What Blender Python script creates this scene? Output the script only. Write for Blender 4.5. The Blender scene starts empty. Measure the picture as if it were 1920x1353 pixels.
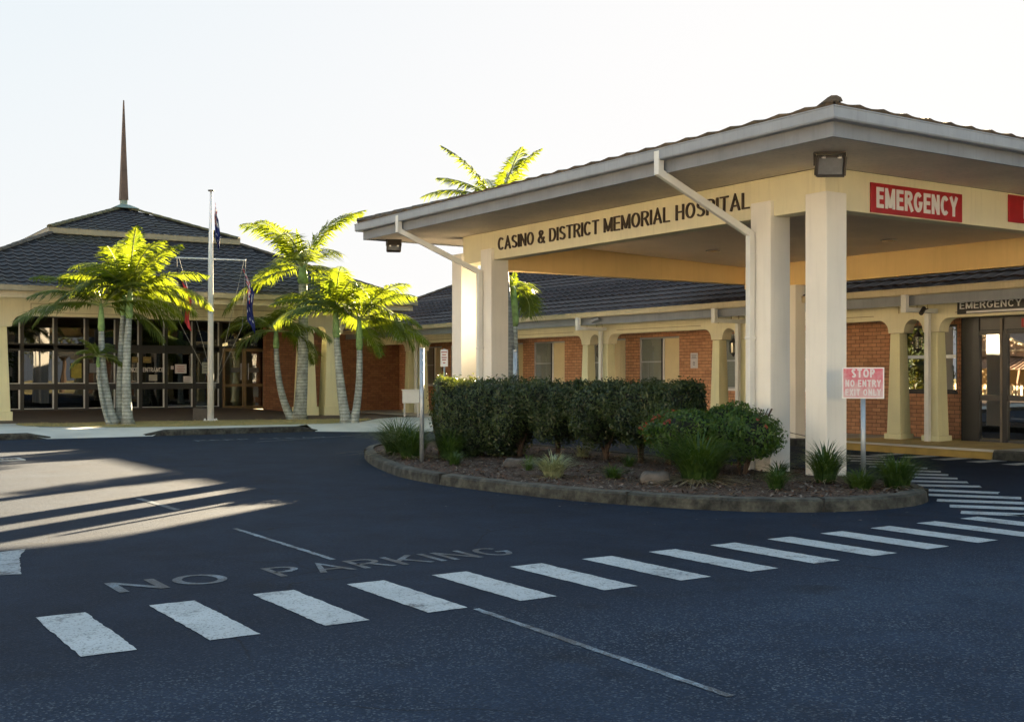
import bpy, math, random
from mathutils import Vector, Matrix, noise as mnoise
R = math.radians
S = bpy.context.scene
COL = S.collection
# ------------------------------------------------------------------ camera
cam_d = bpy.data.cameras.new("camera"); cam = bpy.data.objects.new("camera", cam_d); COL.objects.link(cam)
cam_d.sensor_width = 36; cam_d.lens = 40.98; cam_d.shift_y = 0.0143; cam_d.clip_start = .1; cam_d.clip_end = 2000
cam.location = (0, 0, 1.5); cam.rotation_euler = (R(90), 0, R(-33.2)); S.camera = cam
# ------------------------------------------------------------------ sky + sun
SUN_AZ, SUN_EL = 53.0, 13.3          # azimuth clockwise from +Y
w = bpy.data.worlds.new("World"); S.world = w; w.use_nodes = True
nt = w.node_tree; bg = nt.nodes["Background"]
sky = nt.nodes.new("ShaderNodeTexSky"); sky.sky_type = 'NISHITA'; sky.sun_disc = False
sky.sun_elevation = R(SUN_EL); sky.sun_rotation = R(SUN_AZ); sky.altitude = 10
sky.air_density = 1.0; sky.dust_density = 1.0; sky.ozone_density = .8
# humid haze: the physical sky's bright horizon saturates softly, L -> a*L/(L+b)
def _vm(op, a, b=None):
    n = nt.nodes.new("ShaderNodeVectorMath"); n.operation = op; nt.links.new(a, n.inputs[0])
    if isinstance(b, tuple): n.inputs[1].default_value = b
    elif b is not None: nt.links.new(b, n.inputs[1])
    return n.outputs[0]
den = _vm('ADD', sky.outputs[0], (.70, .45, .22)); num = _vm('MULTIPLY', sky.outputs[0], (1.44, 1.41, 1.385))
nt.links.new(_vm('DIVIDE', num, den), bg.inputs[0]); bg.inputs[1].default_value = 0.05
sd = bpy.data.lights.new("sun", 'SUN'); sd.energy = 5.0; sd.angle = R(.5); sd.color = (1, .80, .52)
so = bpy.data.objects.new("sun", sd); COL.objects.link(so); so.location = (60, 42, 30)
sdir = Vector((math.sin(R(SUN_AZ))*math.cos(R(SUN_EL)), math.cos(R(SUN_AZ))*math.cos(R(SUN_EL)), math.sin(R(SUN_EL))))
so.rotation_euler = sdir.to_track_quat('Z', 'Y').to_euler()
S.view_settings.view_transform = 'Standard'; S.view_settings.look = 'None'
S.view_settings.exposure = 3.85; S.view_settings.gamma = 1; S.view_settings.use_curve_mapping = False
S.cycles.max_bounces = 10; S.cycles.transparent_max_bounces = 12
# ------------------------------------------------------------------ materials
MATS = {}
def nm(name):
    m = bpy.data.materials.new(name); m.use_nodes = True; MATS[name] = m
    return m, m.node_tree, m.node_tree.nodes["Principled BSDF"]
def N(nt, t, **kw):
    n = nt.nodes.new(t)
    for k, v in kw.items():
        if k in n.inputs: n.inputs[k].default_value = v
        else: setattr(n, k, v)
    return n
def mixrgb(nt, fac, a, b, blend='MIX'):
    n = nt.nodes.new("ShaderNodeMix"); n.data_type = 'RGBA'; n.blend_type = blend
    for sock, v in ((n.inputs[0], fac), (n.inputs[6], a), (n.inputs[7], b)):
        if isinstance(v, (int, float)): sock.default_value = v
        elif isinstance(v, tuple): sock.default_value = (*v[:3], 1)
        else: nt.links.new(v, sock)
    return n.outputs[2]
def ramp(nt, fac, stops):
    r = nt.nodes.new("ShaderNodeValToRGB"); nt.links.new(fac, r.inputs[0])
    els = r.color_ramp.elements
    while len(els) < len(stops): els.new(.5)
    for e, (p, c) in zip(els, stops): e.position = p; e.color = (*c, 1) if isinstance(c, tuple) else (c, c, c, 1)
    return r.outputs[0]
def noise(nt, scale, detail=4, rough=.55, vec=None):
    n = N(nt, "ShaderNodeTexNoise", Scale=scale, Detail=detail, Roughness=rough)
    if vec is None:
        tc = nt.nodes.new("ShaderNodeTexCoord"); vec = tc.outputs['Object']
    nt.links.new(vec, n.inputs['Vector']); return n.outputs[0]
def bump(nt, p, h, strength, dist=.01):
    b = N(nt, "ShaderNodeBump", Strength=strength, Distance=dist); nt.links.new(h, b.inputs['Height'])
    nt.links.new(b.outputs[0], p.inputs['Normal'])
def simple(name, c, rough=.6, var=.12, scale=3.0, metal=0, bmp=0, bscale=60, spec=.5, dirt=0):
    m, nt, p = nm(name)
    n1 = noise(nt, scale, 6)
    a = tuple(x*(1-var) for x in c); b = tuple(min(1, x*(1+var)) for x in c)
    col = ramp(nt, n1, [(.3, a), (.7, b)])
    if dirt:
        tc = nt.nodes.new("ShaderNodeTexCoord"); mp = N(nt, "ShaderNodeMapping", Scale=(14, 14, .9)); nt.links.new(tc.outputs['Object'], mp.inputs[0])
        d = noise(nt, 1.0, 6, .65, mp.outputs[0])
        col = mixrgb(nt, ramp(nt, d, [(.5, 0.0), (.85, dirt)]), col, tuple(x*.35 for x in c))
    nt.links.new(col, p.inputs['Base Color'])
    p.inputs['Roughness'].default_value = rough; p.inputs['Metallic'].default_value = metal
    p.inputs['Specular IOR Level'].default_value = spec
    if bmp: bump(nt, p, noise(nt, bscale, 3), bmp, .004)
    return m
cream = simple("cream_render", (.80, .75, .53), .75, .05, 2.2, bmp=.3, bscale=90, dirt=.22)
cream_col = simple("cream_column_paint", (.76, .73, .46), .7, .05, 1.5, bmp=.25, bscale=90, dirt=.2)
pale = simple("pale_column_paint", (.85, .82, .75), .6, .05, 1.2, bmp=.2, bscale=110, dirt=.13)
ceilm = simple("canopy_ceiling_paint", (.80, .66, .50), .7, .08, 1.0, dirt=.25)
soffm = simple("soffit_paint", (.78, .68, .56), .7, .10, 1.4, dirt=.4)
beamin = simple("warm_lit_beam_paint", (.78, .56, .26), .7, .05, 1.5, dirt=.15)  # inner beams: warm bounce light is put into the colour
guttm = simple("grey_gutter_paint", (.31, .34, .38), .42, .10, 2.5, dirt=.3)
fascm = simple("grey_fascia_paint", (.23, .25, .28), .5, .12, 2.0, dirt=.35)
gutcr = simple("cream_gutter_paint", (.50, .43, .28), .4, .08, 2.5, dirt=.35)
pipem = simple("pale_pipe_paint", (.72, .73, .70), .4, .05, 3)
blackf = simple("black_window_frame", (.018, .019, .022), .35, .1, 5)
alu = simple("aluminium_trim", (.55, .57, .60), .35, .06, 8, metal=.6)
bronze = simple("bronze_door_frame", (.20, .14, .07), .35, .1, 5, metal=.3)
galv = simple("galvanised_steel", (.36, .41, .46), .42, .14, 10, metal=.55)
whitem = simple("white_panel", (.80, .80, .80), .5, .04, 8)
darkm = simple("dark_metal", (.045, .038, .034), .5, .2, 12)
lensm = simple("lamp_lens_glass", (.20, .21, .23), .12, .1, 20)
brownm = simple("brown_lettering", (.045, .026, .016), .5, .1, 10)
redm = simple("red_sign_face", (.42, .018, .022), .45, .12, 6)
signblack = simple("black_sign_face", (.012, .012, .014), .35, .1, 9)
signpink = None
yellowm = simple("yellow_bollard_paint", (.75, .42, .01), .45, .06, 5)
spirem = simple("rusty_brown_spire", (.11, .075, .06), .7, .25, 4)
verdi = simple("weathered_copper", (.20, .27, .24), .7, .2, 8)
rockm = simple("grey_rock", (.09, .08, .072), .85, .5, 7, bmp=.8, bscale=25)
barkm = simple("shrub_bark", (.075, .05, .035), .9, .3, 20, bmp=.6, bscale=60)
blindg = simple("grey_blind", (.38, .39, .34), .45, .05, 2)
blindc = simple("cream_blind", (.72, .60, .36), .6, .04, 3)
blindd = simple("dark_interior_blind", (.055, .055, .06), .7, .2, 3)
paper = simple("paper_notice", (.62, .60, .64), .6, .06, 20)
paperp = simple("paper_print_grey", (.20, .19, .24), .6, .05, 20)
paperr = simple("paper_print_red", (.45, .16, .17), .6, .05, 20)
postery = simple("yellow_poster", (.42, .36, .06), .6, .2, 9)
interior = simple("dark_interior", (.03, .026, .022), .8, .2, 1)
rope = simple("rope", (.30, .29, .26), .8, .1, 30)
conc = simple("concrete_path", (.52, .51, .46), .85, .14, .9, bmp=.3, bscale=50)
ochre = simple("ochre_ramp_paving", (.50, .37, .15), .85, .16, 2.5, bmp=.5, bscale=60)
yellkerb = simple("yellow_kerb_paint", (.40, .26, .06), .7, .18, 4, bmp=.4, bscale=50)
paving = simple("brown_forecourt_paving", (.13, .09, .065), .85, .16, 3, bmp=.4, bscale=60)
flagblue = simple("flag_blue_cloth", (.012, .02, .14), .8, .1, 8)
flagred = simple("flag_red_cloth", (.55, .04, .05), .8, .1, 8)
flagblack = simple("flag_black_cloth", (.02, .02, .05), .8, .1, 8)
flagyel = simple("flag_yellow_cloth", (.72, .48, .03), .8, .1, 8)
flagwhite = simple("flag_white_cloth", (.72, .72, .74), .8, .05, 8)
ridgem = simple("ridge_tile_mortar", (.085, .075, .062), .9, .35, 6, bmp=.6, bscale=30)
housew = simple("house_weatherboard", (.60, .42, .22), .7, .06, 3)
houser = simple("house_roof_sheet", (.40, .27, .19), .6, .1, 3)
soilm = simple("grass_soil", (.10, .09, .04), .95, .2, 3)

def asphalt():
    m, nt, p = nm("asphalt")
    tc = nt.nodes.new("ShaderNodeTexCoord"); ob = tc.outputs['Object']
    fine = N(nt, "ShaderNodeTexVoronoi", Scale=95.0); nt.links.new(ob, fine.inputs['Vector'])
    big = noise(nt, .30, 6, .65, ob); mid = noise(nt, 1.7, 6, .7, ob); sm = noise(nt, 48, 3, .7, ob)
    base = ramp(nt, big, [(.32, (.0030, .0080, .018)), (.5, (.0055, .0125, .027)), (.68, (.011, .022, .041))])
    base = mixrgb(nt, .45, base, ramp(nt, mid, [(.33, (.003, .009, .021)), (.68, (.013, .027, .054))]))
    base = mixrgb(nt, .5, base, ramp(nt, sm, [(.32, (.35, .35, .35)), (.68, (1.9, 1.9, 1.9))]), 'MULTIPLY')
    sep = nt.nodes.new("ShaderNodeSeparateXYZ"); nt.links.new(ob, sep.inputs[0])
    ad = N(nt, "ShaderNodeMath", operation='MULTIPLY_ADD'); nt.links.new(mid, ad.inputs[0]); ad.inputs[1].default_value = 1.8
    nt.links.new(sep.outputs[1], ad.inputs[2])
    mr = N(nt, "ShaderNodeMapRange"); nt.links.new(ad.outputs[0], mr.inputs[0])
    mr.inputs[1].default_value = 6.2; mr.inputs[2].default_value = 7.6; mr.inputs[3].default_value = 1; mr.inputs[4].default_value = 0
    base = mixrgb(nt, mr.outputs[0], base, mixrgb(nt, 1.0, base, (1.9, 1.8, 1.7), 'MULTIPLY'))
    sc = nt.nodes.new("ShaderNodeSeparateColor"); nt.links.new(fine.outputs['Color'], sc.inputs[0])
    spk = ramp(nt, sc.outputs[0], [(.84, 0.0), (.98, 1.0)])
    f = N(nt, "ShaderNodeMath", operation='MULTIPLY'); nt.links.new(spk, f.inputs[0])
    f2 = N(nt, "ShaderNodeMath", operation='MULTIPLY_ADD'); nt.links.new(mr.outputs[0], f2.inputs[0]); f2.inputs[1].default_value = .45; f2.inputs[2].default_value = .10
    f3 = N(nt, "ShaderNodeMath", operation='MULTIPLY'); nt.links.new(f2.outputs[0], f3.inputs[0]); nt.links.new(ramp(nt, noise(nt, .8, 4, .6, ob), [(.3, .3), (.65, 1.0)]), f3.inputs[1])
    nt.links.new(f3.outputs[0], f.inputs[1])
    col = mixrgb(nt, f.outputs[0], base, (.20, .235, .27))
    # oil stains and a few hairline cracks
    st = noise(nt, .9, 3, .5, ob); col = mixrgb(nt, ramp(nt, st, [(.62, 0.0), (.74, .55)]), col, (.006, .008, .011))
    wob = N(nt, "ShaderNodeTexNoise", Scale=1.6, Detail=6); nt.links.new(ob, wob.inputs['Vector'])
    cr = N(nt, "ShaderNodeTexVoronoi", Scale=.33, feature='DISTANCE_TO_EDGE'); nt.links.new(mixrgb(nt, .35, ob, wob.outputs[1], 'ADD'), cr.inputs['Vector'])
    ck = ramp(nt, cr.outputs[0], [(.0, .75), (.0035, 0.0)])
    km = N(nt, "ShaderNodeMath", operation='MULTIPLY'); nt.links.new(ck, km.inputs[0]); nt.links.new(ramp(nt, noise(nt, .5, 2, .5, ob), [(.5, 0.0), (.6, 1.0)]), km.inputs[1])
    col = mixrgb(nt, km.outputs[0], col, (.004, .005, .007))
    nt.links.new(col, p.inputs['Base Color']); p.inputs['Roughness'].default_value = .85
    p.inputs['Specular IOR Level'].default_value = .16
    bump(nt, p, fine.outputs['Distance'], .9, .004)
    return m
asph = asphalt()
def painted(name, c, wear, scale=26.0, pin=.35):
    """road paint with worn through patches showing asphalt"""
    m, nt, p = nm(name)
    a = noise(nt, scale, 8, .75); b = noise(nt, 3.5, 4)
    t = nt.nodes.new("ShaderNodeMath"); t.operation = 'ADD'
    nt.links.new(a, t.inputs[0]); nt.links.new(b, t.inputs[1])
    f = ramp(nt, t.outputs[0], [(wear-.06 if wear > .06 else 0, 0.0), (min(.999, wear+.06), 1.0)])
    # sum of two noises lies round 1.0; halve it
    t.operation = 'AVERAGE' if False else 'ADD'
    h = nt.nodes.new("ShaderNodeMath"); h.operation = 'MULTIPLY'; h.inputs[1].default_value = .5
    nt.links.new(t.outputs[0], h.inputs[0])
    rr = f.node if hasattr(f, 'node') else None
    for l in list(nt.links):
        if l.to_node == rr and l.to_socket == rr.inputs[0]: nt.links.remove(l)
    nt.links.new(h.outputs[0], rr.inputs[0])
    col = mixrgb(nt, f, (.018, .024, .034), mixrgb(nt, .6, c, ramp(nt, noise(nt, 1.3, 5, .7), [(.3, (.55, .57, .6)), (.65, (1.0, 1.0, 1.0))]), 'MULTIPLY'))
    ph = N(nt, "ShaderNodeTexVoronoi", Scale=95.0); tq = nt.nodes.new("ShaderNodeTexCoord"); nt.links.new(tq.outputs['Object'], ph.inputs['Vector'])
    pc = nt.nodes.new("ShaderNodeSeparateColor"); nt.links.new(ph.outputs['Color'], pc.inputs[0])
    col = mixrgb(nt, ramp(nt, pc.outputs[1], [(1-pin*.55, 0.0), (1.0, .75)]), col, (.03, .037, .045))
    nt.links.new(col, p.inputs['Base Color']); p.inputs['Roughness'].default_value = .6
    v = N(nt, "ShaderNodeTexVoronoi", Scale=115.0); tc = nt.nodes.new("ShaderNodeTexCoord"); nt.links.new(tc.outputs['Object'], v.inputs['Vector'])
    bump(nt, p, v.outputs['Distance'], .6, .003)
    return m
paint = painted("crossing_paint", (.46, .51, .54), .40)
paintold = painted("worn_line_paint", (.26, .36, .45), .50, 75.0, .7)
painttxt = painted("faded_lettering_paint", (.16, .235, .31), .535, 75.0, .9)

def brick(name, ax, c1=(.76, .40, .22), c2=(.58, .28, .15)):
    m, nt, p = nm(name)
    tc = nt.nodes.new("ShaderNodeTexCoord"); sep = nt.nodes.new("ShaderNodeSeparateXYZ"); nt.links.new(tc.outputs['Object'], sep.inputs[0])
    cb = nt.nodes.new("ShaderNodeCombineXYZ"); nt.links.new(sep.outputs[ax], cb.inputs[0]); nt.links.new(sep.outputs[2], cb.inputs[1])
    b = N(nt, "ShaderNodeTexBrick", Scale=1.0); b.inputs['Brick Width'].default_value = .24; b.inputs['Row Height'].default_value = .086
    b.inputs['Mortar Size'].default_value = .006; b.inputs['Mortar Smooth'].default_value = .3; b.inputs['Bias'].default_value = -.1
    b.inputs['Color1'].default_value = (*c1, 1); b.inputs['Color2'].default_value = (*c2, 1); b.inputs['Mortar'].default_value = (.16, .10, .07, 1)
    nt.links.new(cb.outputs[0], b.inputs[0])
    n1 = noise(nt, 9, 5); n2 = noise(nt, .7, 4)
    col = mixrgb(nt, .35, b.outputs[0], ramp(nt, n1, [(.3, (.35, .35, .35)), (.7, (1.0, 1.0, 1.0))]), 'MULTIPLY')
    col = mixrgb(nt, .3, col, ramp(nt, n2, [(.3, (.55, .55, .55)), (.7, (1.0, 1.0, 1.0))]), 'MULTIPLY')
    nt.links.new(col, p.inputs['Base Color']); p.inputs['Roughness'].default_value = .85
    inv = N(nt, "ShaderNodeMath", operation='SUBTRACT'); inv.inputs[0].default_value = 1; nt.links.new(b.outputs[1], inv.inputs[1])
    bump(nt, p, inv.outputs[0], .7, .008)
    return m
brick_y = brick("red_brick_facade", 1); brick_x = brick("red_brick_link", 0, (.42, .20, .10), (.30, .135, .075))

def tilemat(name, c, mossy=0):
    m, nt, p = nm(name)
    n1 = noise(nt, 1.1, 5); n2 = noise(nt, 14, 4); n3 = noise(nt, .5, 3)
    col = ramp(nt, n2, [(.3, tuple(x*.7 for x in c)), (.75, tuple(x*1.35 for x in c))])
    col = mixrgb(nt, .45, col, ramp(nt, n1, [(.3, (.5, .5, .5)), (.7, (1.0, 1.0, 1.0))]), 'MULTIPLY')
    vt = N(nt, "ShaderNodeTexVoronoi", Scale=3.1); tcc = nt.nodes.new("ShaderNodeTexCoord"); nt.links.new(tcc.outputs['Object'], vt.inputs['Vector'])
    sc = nt.nodes.new("ShaderNodeSeparateColor"); nt.links.new(vt.outputs['Color'], sc.inputs[0])
    col = mixrgb(nt, .8, col, ramp(nt, sc.outputs[0], [(.0, (.62, .62, .62)), (1.0, (1.35, 1.3, 1.25))]), 'MULTIPLY')
    lk = noise(nt, 5, 6, .8); col = mixrgb(nt, ramp(nt, lk, [(.62, 0.0), (.70, .5)]), col, (.11, .11, .085))
    if mossy: col = mixrgb(nt, ramp(nt, n3, [(.5, 0.0), (.75, mossy)]), col, (.10, .10, .045))
    nt.links.new(col, p.inputs['Base Color']); p.inputs['Roughness'].default_value = .6
    p.inputs['Specular IOR Level'].default_value = .3
    bump(nt, p, n2, .3, .003)
    return m
tile_a = tilemat("charcoal_roof_tile", (.026, .027, .034), .25)
tile_b = tilemat("brown_roof_tile", (.034, .026, .030))
tile_c = tilemat("weathered_canopy_tile", (.10, .075, .05), .3)

def glassmat(name, tint, refl, rough=.0, wob=0):
    m = bpy.data.materials.new(name); m.use_nodes = True; nt = m.node_tree
    for n in list(nt.nodes): nt.nodes.remove(n)
    out = nt.nodes.new("ShaderNodeOutputMaterial"); tr = nt.nodes.new("ShaderNodeBsdfTransparent"); tr.inputs[0].default_value = (*tint, 1)
    gl = nt.nodes.new("ShaderNodeBsdfGlossy"); gl.inputs['Roughness'].default_value = rough; gl.inputs[0].default_value = (.95, .95, .95, 1)
    fr = N(nt, "ShaderNodeFresnel", IOR=1.5)
    mr = N(nt, "ShaderNodeMapRange"); nt.links.new(fr.outputs[0], mr.inputs[0]); mr.inputs[3].default_value = refl; mr.inputs[4].default_value = 1
    ge = nt.nodes.new("ShaderNodeNewGeometry"); inv = N(nt, "ShaderNodeMath", operation='SUBTRACT'); inv.inputs[0].default_value = 1; nt.links.new(ge.outputs['Backfacing'], inv.inputs[1])
    mu = N(nt, "ShaderNodeMath", operation='MULTIPLY'); nt.links.new(mr.outputs[0], mu.inputs[0]); nt.links.new(inv.outputs[0], mu.inputs[1])
    mx = nt.nodes.new("ShaderNodeMixShader"); nt.links.new(mu.outputs[0], mx.inputs[0]); nt.links.new(tr.outputs[0], mx.inputs[1]); nt.links.new(gl.outputs[0], mx.inputs[2])
    if wob:
        n = noise(nt, 1.2, 1); b = N(nt, "ShaderNodeBump", Strength=wob, Distance=.02); nt.links.new(n, b.inputs['Height']); nt.links.new(b.outputs[0], gl.inputs['Normal'])
    nt.links.new(mx.outputs[0], out.inputs[0]); MATS[name] = m; return m
glass_dark = glassmat("tinted_entrance_glass", (.30, .30, .32), .05, .0, .05)
glass_door = glassmat("reflective_door_glass", (.12, .12, .12), .30, .0, .06)
glass_win = glassmat("window_glass", (.75, .78, .8), .06)
glass_lamp = glassmat("lantern_glass", (.6, .6, .55), .08, .1)

def leaf(name, c, c2, trans=.45, rough=.45):
    m = bpy.data.materials.new(name); m.use_nodes = True; nt = m.node_tree; p = nt.nodes["Principled BSDF"]
    out = nt.nodes["Material Output"]
    oi = noise(nt, 2.6, 4); hi = noise(nt, 17, 2)
    t = nt.nodes.new("ShaderNodeMath"); t.operation = 'MULTIPLY_ADD'; t.inputs[1].default_value = .5
    nt.links.new(hi, t.inputs[0]); 
    h = nt.nodes.new("ShaderNodeMath"); h.operation = 'MULTIPLY'; h.inputs[1].default_value = .5; nt.links.new(oi, h.inputs[0]); nt.links.new(h.outputs[0], t.inputs[2])
    col = ramp(nt, t.outputs[0], [(.36, c), (.64, c2)])
    nt.links.new(col, p.inputs['Base Color']); p.inputs['Roughness'].default_value = rough
    tl = nt.nodes.new("ShaderNodeBsdfTranslucent")
    tcol = mixrgb(nt, 1.0, col, (2.7, 1.85, .35), 'MULTIPLY'); nt.links.new(tcol, tl.inputs[0])
    mx = nt.nodes.new("ShaderNodeMixShader"); mx.inputs[0].default_value = trans
    nt.links.new(p.outputs[0], mx.inputs[1]); nt.links.new(tl.outputs[0], mx.inputs[2]); nt.links.new(mx.outputs[0], out.inputs[0])
    MATS[name] = m; return m
palmleaf = leaf("palm_frond_green", (.030, .070, .018), (.10, .16, .028), .55)
palmrach = simple("palm_rachis", (.22, .26, .08), .5, .1, 10)
hedgeleaf = leaf("hedge_leaf_green", (.010, .028, .012), (.075, .115, .045), .3, .28)
shrubleaf = leaf("shrub_leaf_green", (.016, .050, .010), (.075, .16, .025), .35, .32)
shrubred = leaf("shrub_leaf_red", (.16, .035, .025), (.30, .08, .05), .35)
grassleaf = leaf("lily_grass_green", (.018, .050, .012), (.065, .13, .030), .3)
drygrass = leaf("dry_grass_blade", (.20, .18, .12), (.34, .31, .22), .3)
varleaf = leaf("variegated_grass_blade", (.16, .21, .12), (.32, .37, .24), .15)
treeleaf = leaf("gum_tree_leaf", (.03, .05, .02), (.08, .10, .035), .3)
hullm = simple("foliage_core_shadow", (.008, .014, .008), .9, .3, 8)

def palmtrunkmat(name, c, ring=1):
    m, nt, p = nm(name)
    tc = nt.nodes.new("ShaderNodeTexCoord"); sep = nt.nodes.new("ShaderNodeSeparateXYZ"); nt.links.new(tc.outputs['Object'], sep.inputs[0])
    wv = N(nt, "ShaderNodeTexWave", Scale=3.2, Distortion=1.5); wv.bands_direction = 'Z'; wv.inputs['Detail'].default_value = 3; nt.links.new(tc.outputs['Object'], wv.inputs[0])
    n1 = noise(nt, 6, 6, .7)
    col = ramp(nt, n1, [(.35, tuple(x*.5 for x in c)), (.65, tuple(x*1.15 for x in c))])
    if ring: col = mixrgb(nt, .7, col, ramp(nt, wv.outputs[0], [(.0, (.45, .42, .38)), (.35, (1.0, 1.0, 1.0))]), 'MULTIPLY')
    nt.links.new(col, p.inputs['Base Color']); p.inputs['Roughness'].default_value = .8
    bump(nt, p, wv.outputs[0], .4*ring, .01); return m
trunkm = palmtrunkmat("grey_palm_trunk", (.36, .40, .37))
trunkd = palmtrunkmat("rough_dark_palm_trunk", (.20, .22, .22))
shaftm = palmtrunkmat("green_crownshaft", (.22, .36, .13), 0)

def mulchmat():
    m, nt, p = nm("bark_mulch")
    v = N(nt, "ShaderNodeTexVoronoi", Scale=42.0); tc = nt.nodes.new("ShaderNodeTexCoord"); nt.links.new(tc.outputs['Object'], v.inputs['Vector'])
    col = ramp(nt, v.outputs['Color'], [(.1, (.02, .012, .009)), (.5, (.07, .04, .026)), (.9, (.15, .105, .075))])
    nt.links.new(col, p.inputs['Base Color']); p.inputs['Roughness'].default_value = .95
    bump(nt, p, v.outputs['Distance'], 1, .02); return m
mulch = mulchmat()
chips = [simple("bark_chip_brown", (.10, .05, .03), .9, .4, 30), simple("bark_chip_grey", (.17, .145, .125), .9, .3, 30), simple("bark_chip_dark", (.05, .032, .024), .9, .3, 30)]
def kerbmat():
    m, nt, p = nm("stained_concrete_kerb")
    a = noise(nt, 5, 7, .7); b = noise(nt, 45, 3)
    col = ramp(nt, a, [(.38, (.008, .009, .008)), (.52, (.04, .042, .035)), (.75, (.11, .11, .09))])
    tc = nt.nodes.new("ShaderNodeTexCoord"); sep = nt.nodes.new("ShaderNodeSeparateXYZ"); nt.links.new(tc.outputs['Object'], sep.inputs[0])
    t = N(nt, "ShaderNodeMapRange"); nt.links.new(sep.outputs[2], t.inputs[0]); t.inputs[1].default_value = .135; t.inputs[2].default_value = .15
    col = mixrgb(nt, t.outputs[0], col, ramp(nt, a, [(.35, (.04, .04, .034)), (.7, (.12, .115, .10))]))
    nt.links.new(col, p.inputs['Base Color']); p.inputs['Roughness'].default_value = .9
    bump(nt, p, b, .8, .006); return m
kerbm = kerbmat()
def lawnmat():
    m, nt, p = nm("dry_lawn")
    a = noise(nt, 1.6, 6, .7); b = noise(nt, 60, 3)
    col = ramp(nt, a, [(.3, (.26, .24, .09)), (.7, (.42, .33, .15))])
    nt.links.new(col, p.inputs['Base Color']); p.inputs['Roughness'].default_value = .95; bump(nt, p, b, 1, .02); return m
lawn = lawnmat()
def fadedred():
    m, nt, p = nm("faded_red_sign_face")
    tc = nt.nodes.new("ShaderNodeTexCoord"); sep = nt.nodes.new("ShaderNodeSeparateXYZ"); nt.links.new(tc.outputs['Object'], sep.inputs[0])
    a = noise(nt, 9, 6, .7); g = N(nt, "ShaderNodeMapRange"); nt.links.new(sep.outputs[2], g.inputs[0])
    g.inputs[1].default_value = 1.25; g.inputs[2].default_value = 1.6; g.inputs[3].default_value = -.12; g.inputs[4].default_value = .22
    s = N(nt, "ShaderNodeMath", operation='ADD'); nt.links.new(a, s.inputs[0]); nt.links.new(g.outputs[0], s.inputs[1])
    col = ramp(nt, s.outputs[0], [(.32, (.62, .45, .47)), (.72, (.60, .12, .17))])
    nt.links.new(col, p.inputs['Base Color']); p.inputs['Roughness'].default_value = .5; return m
signpink = fadedred()
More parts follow.
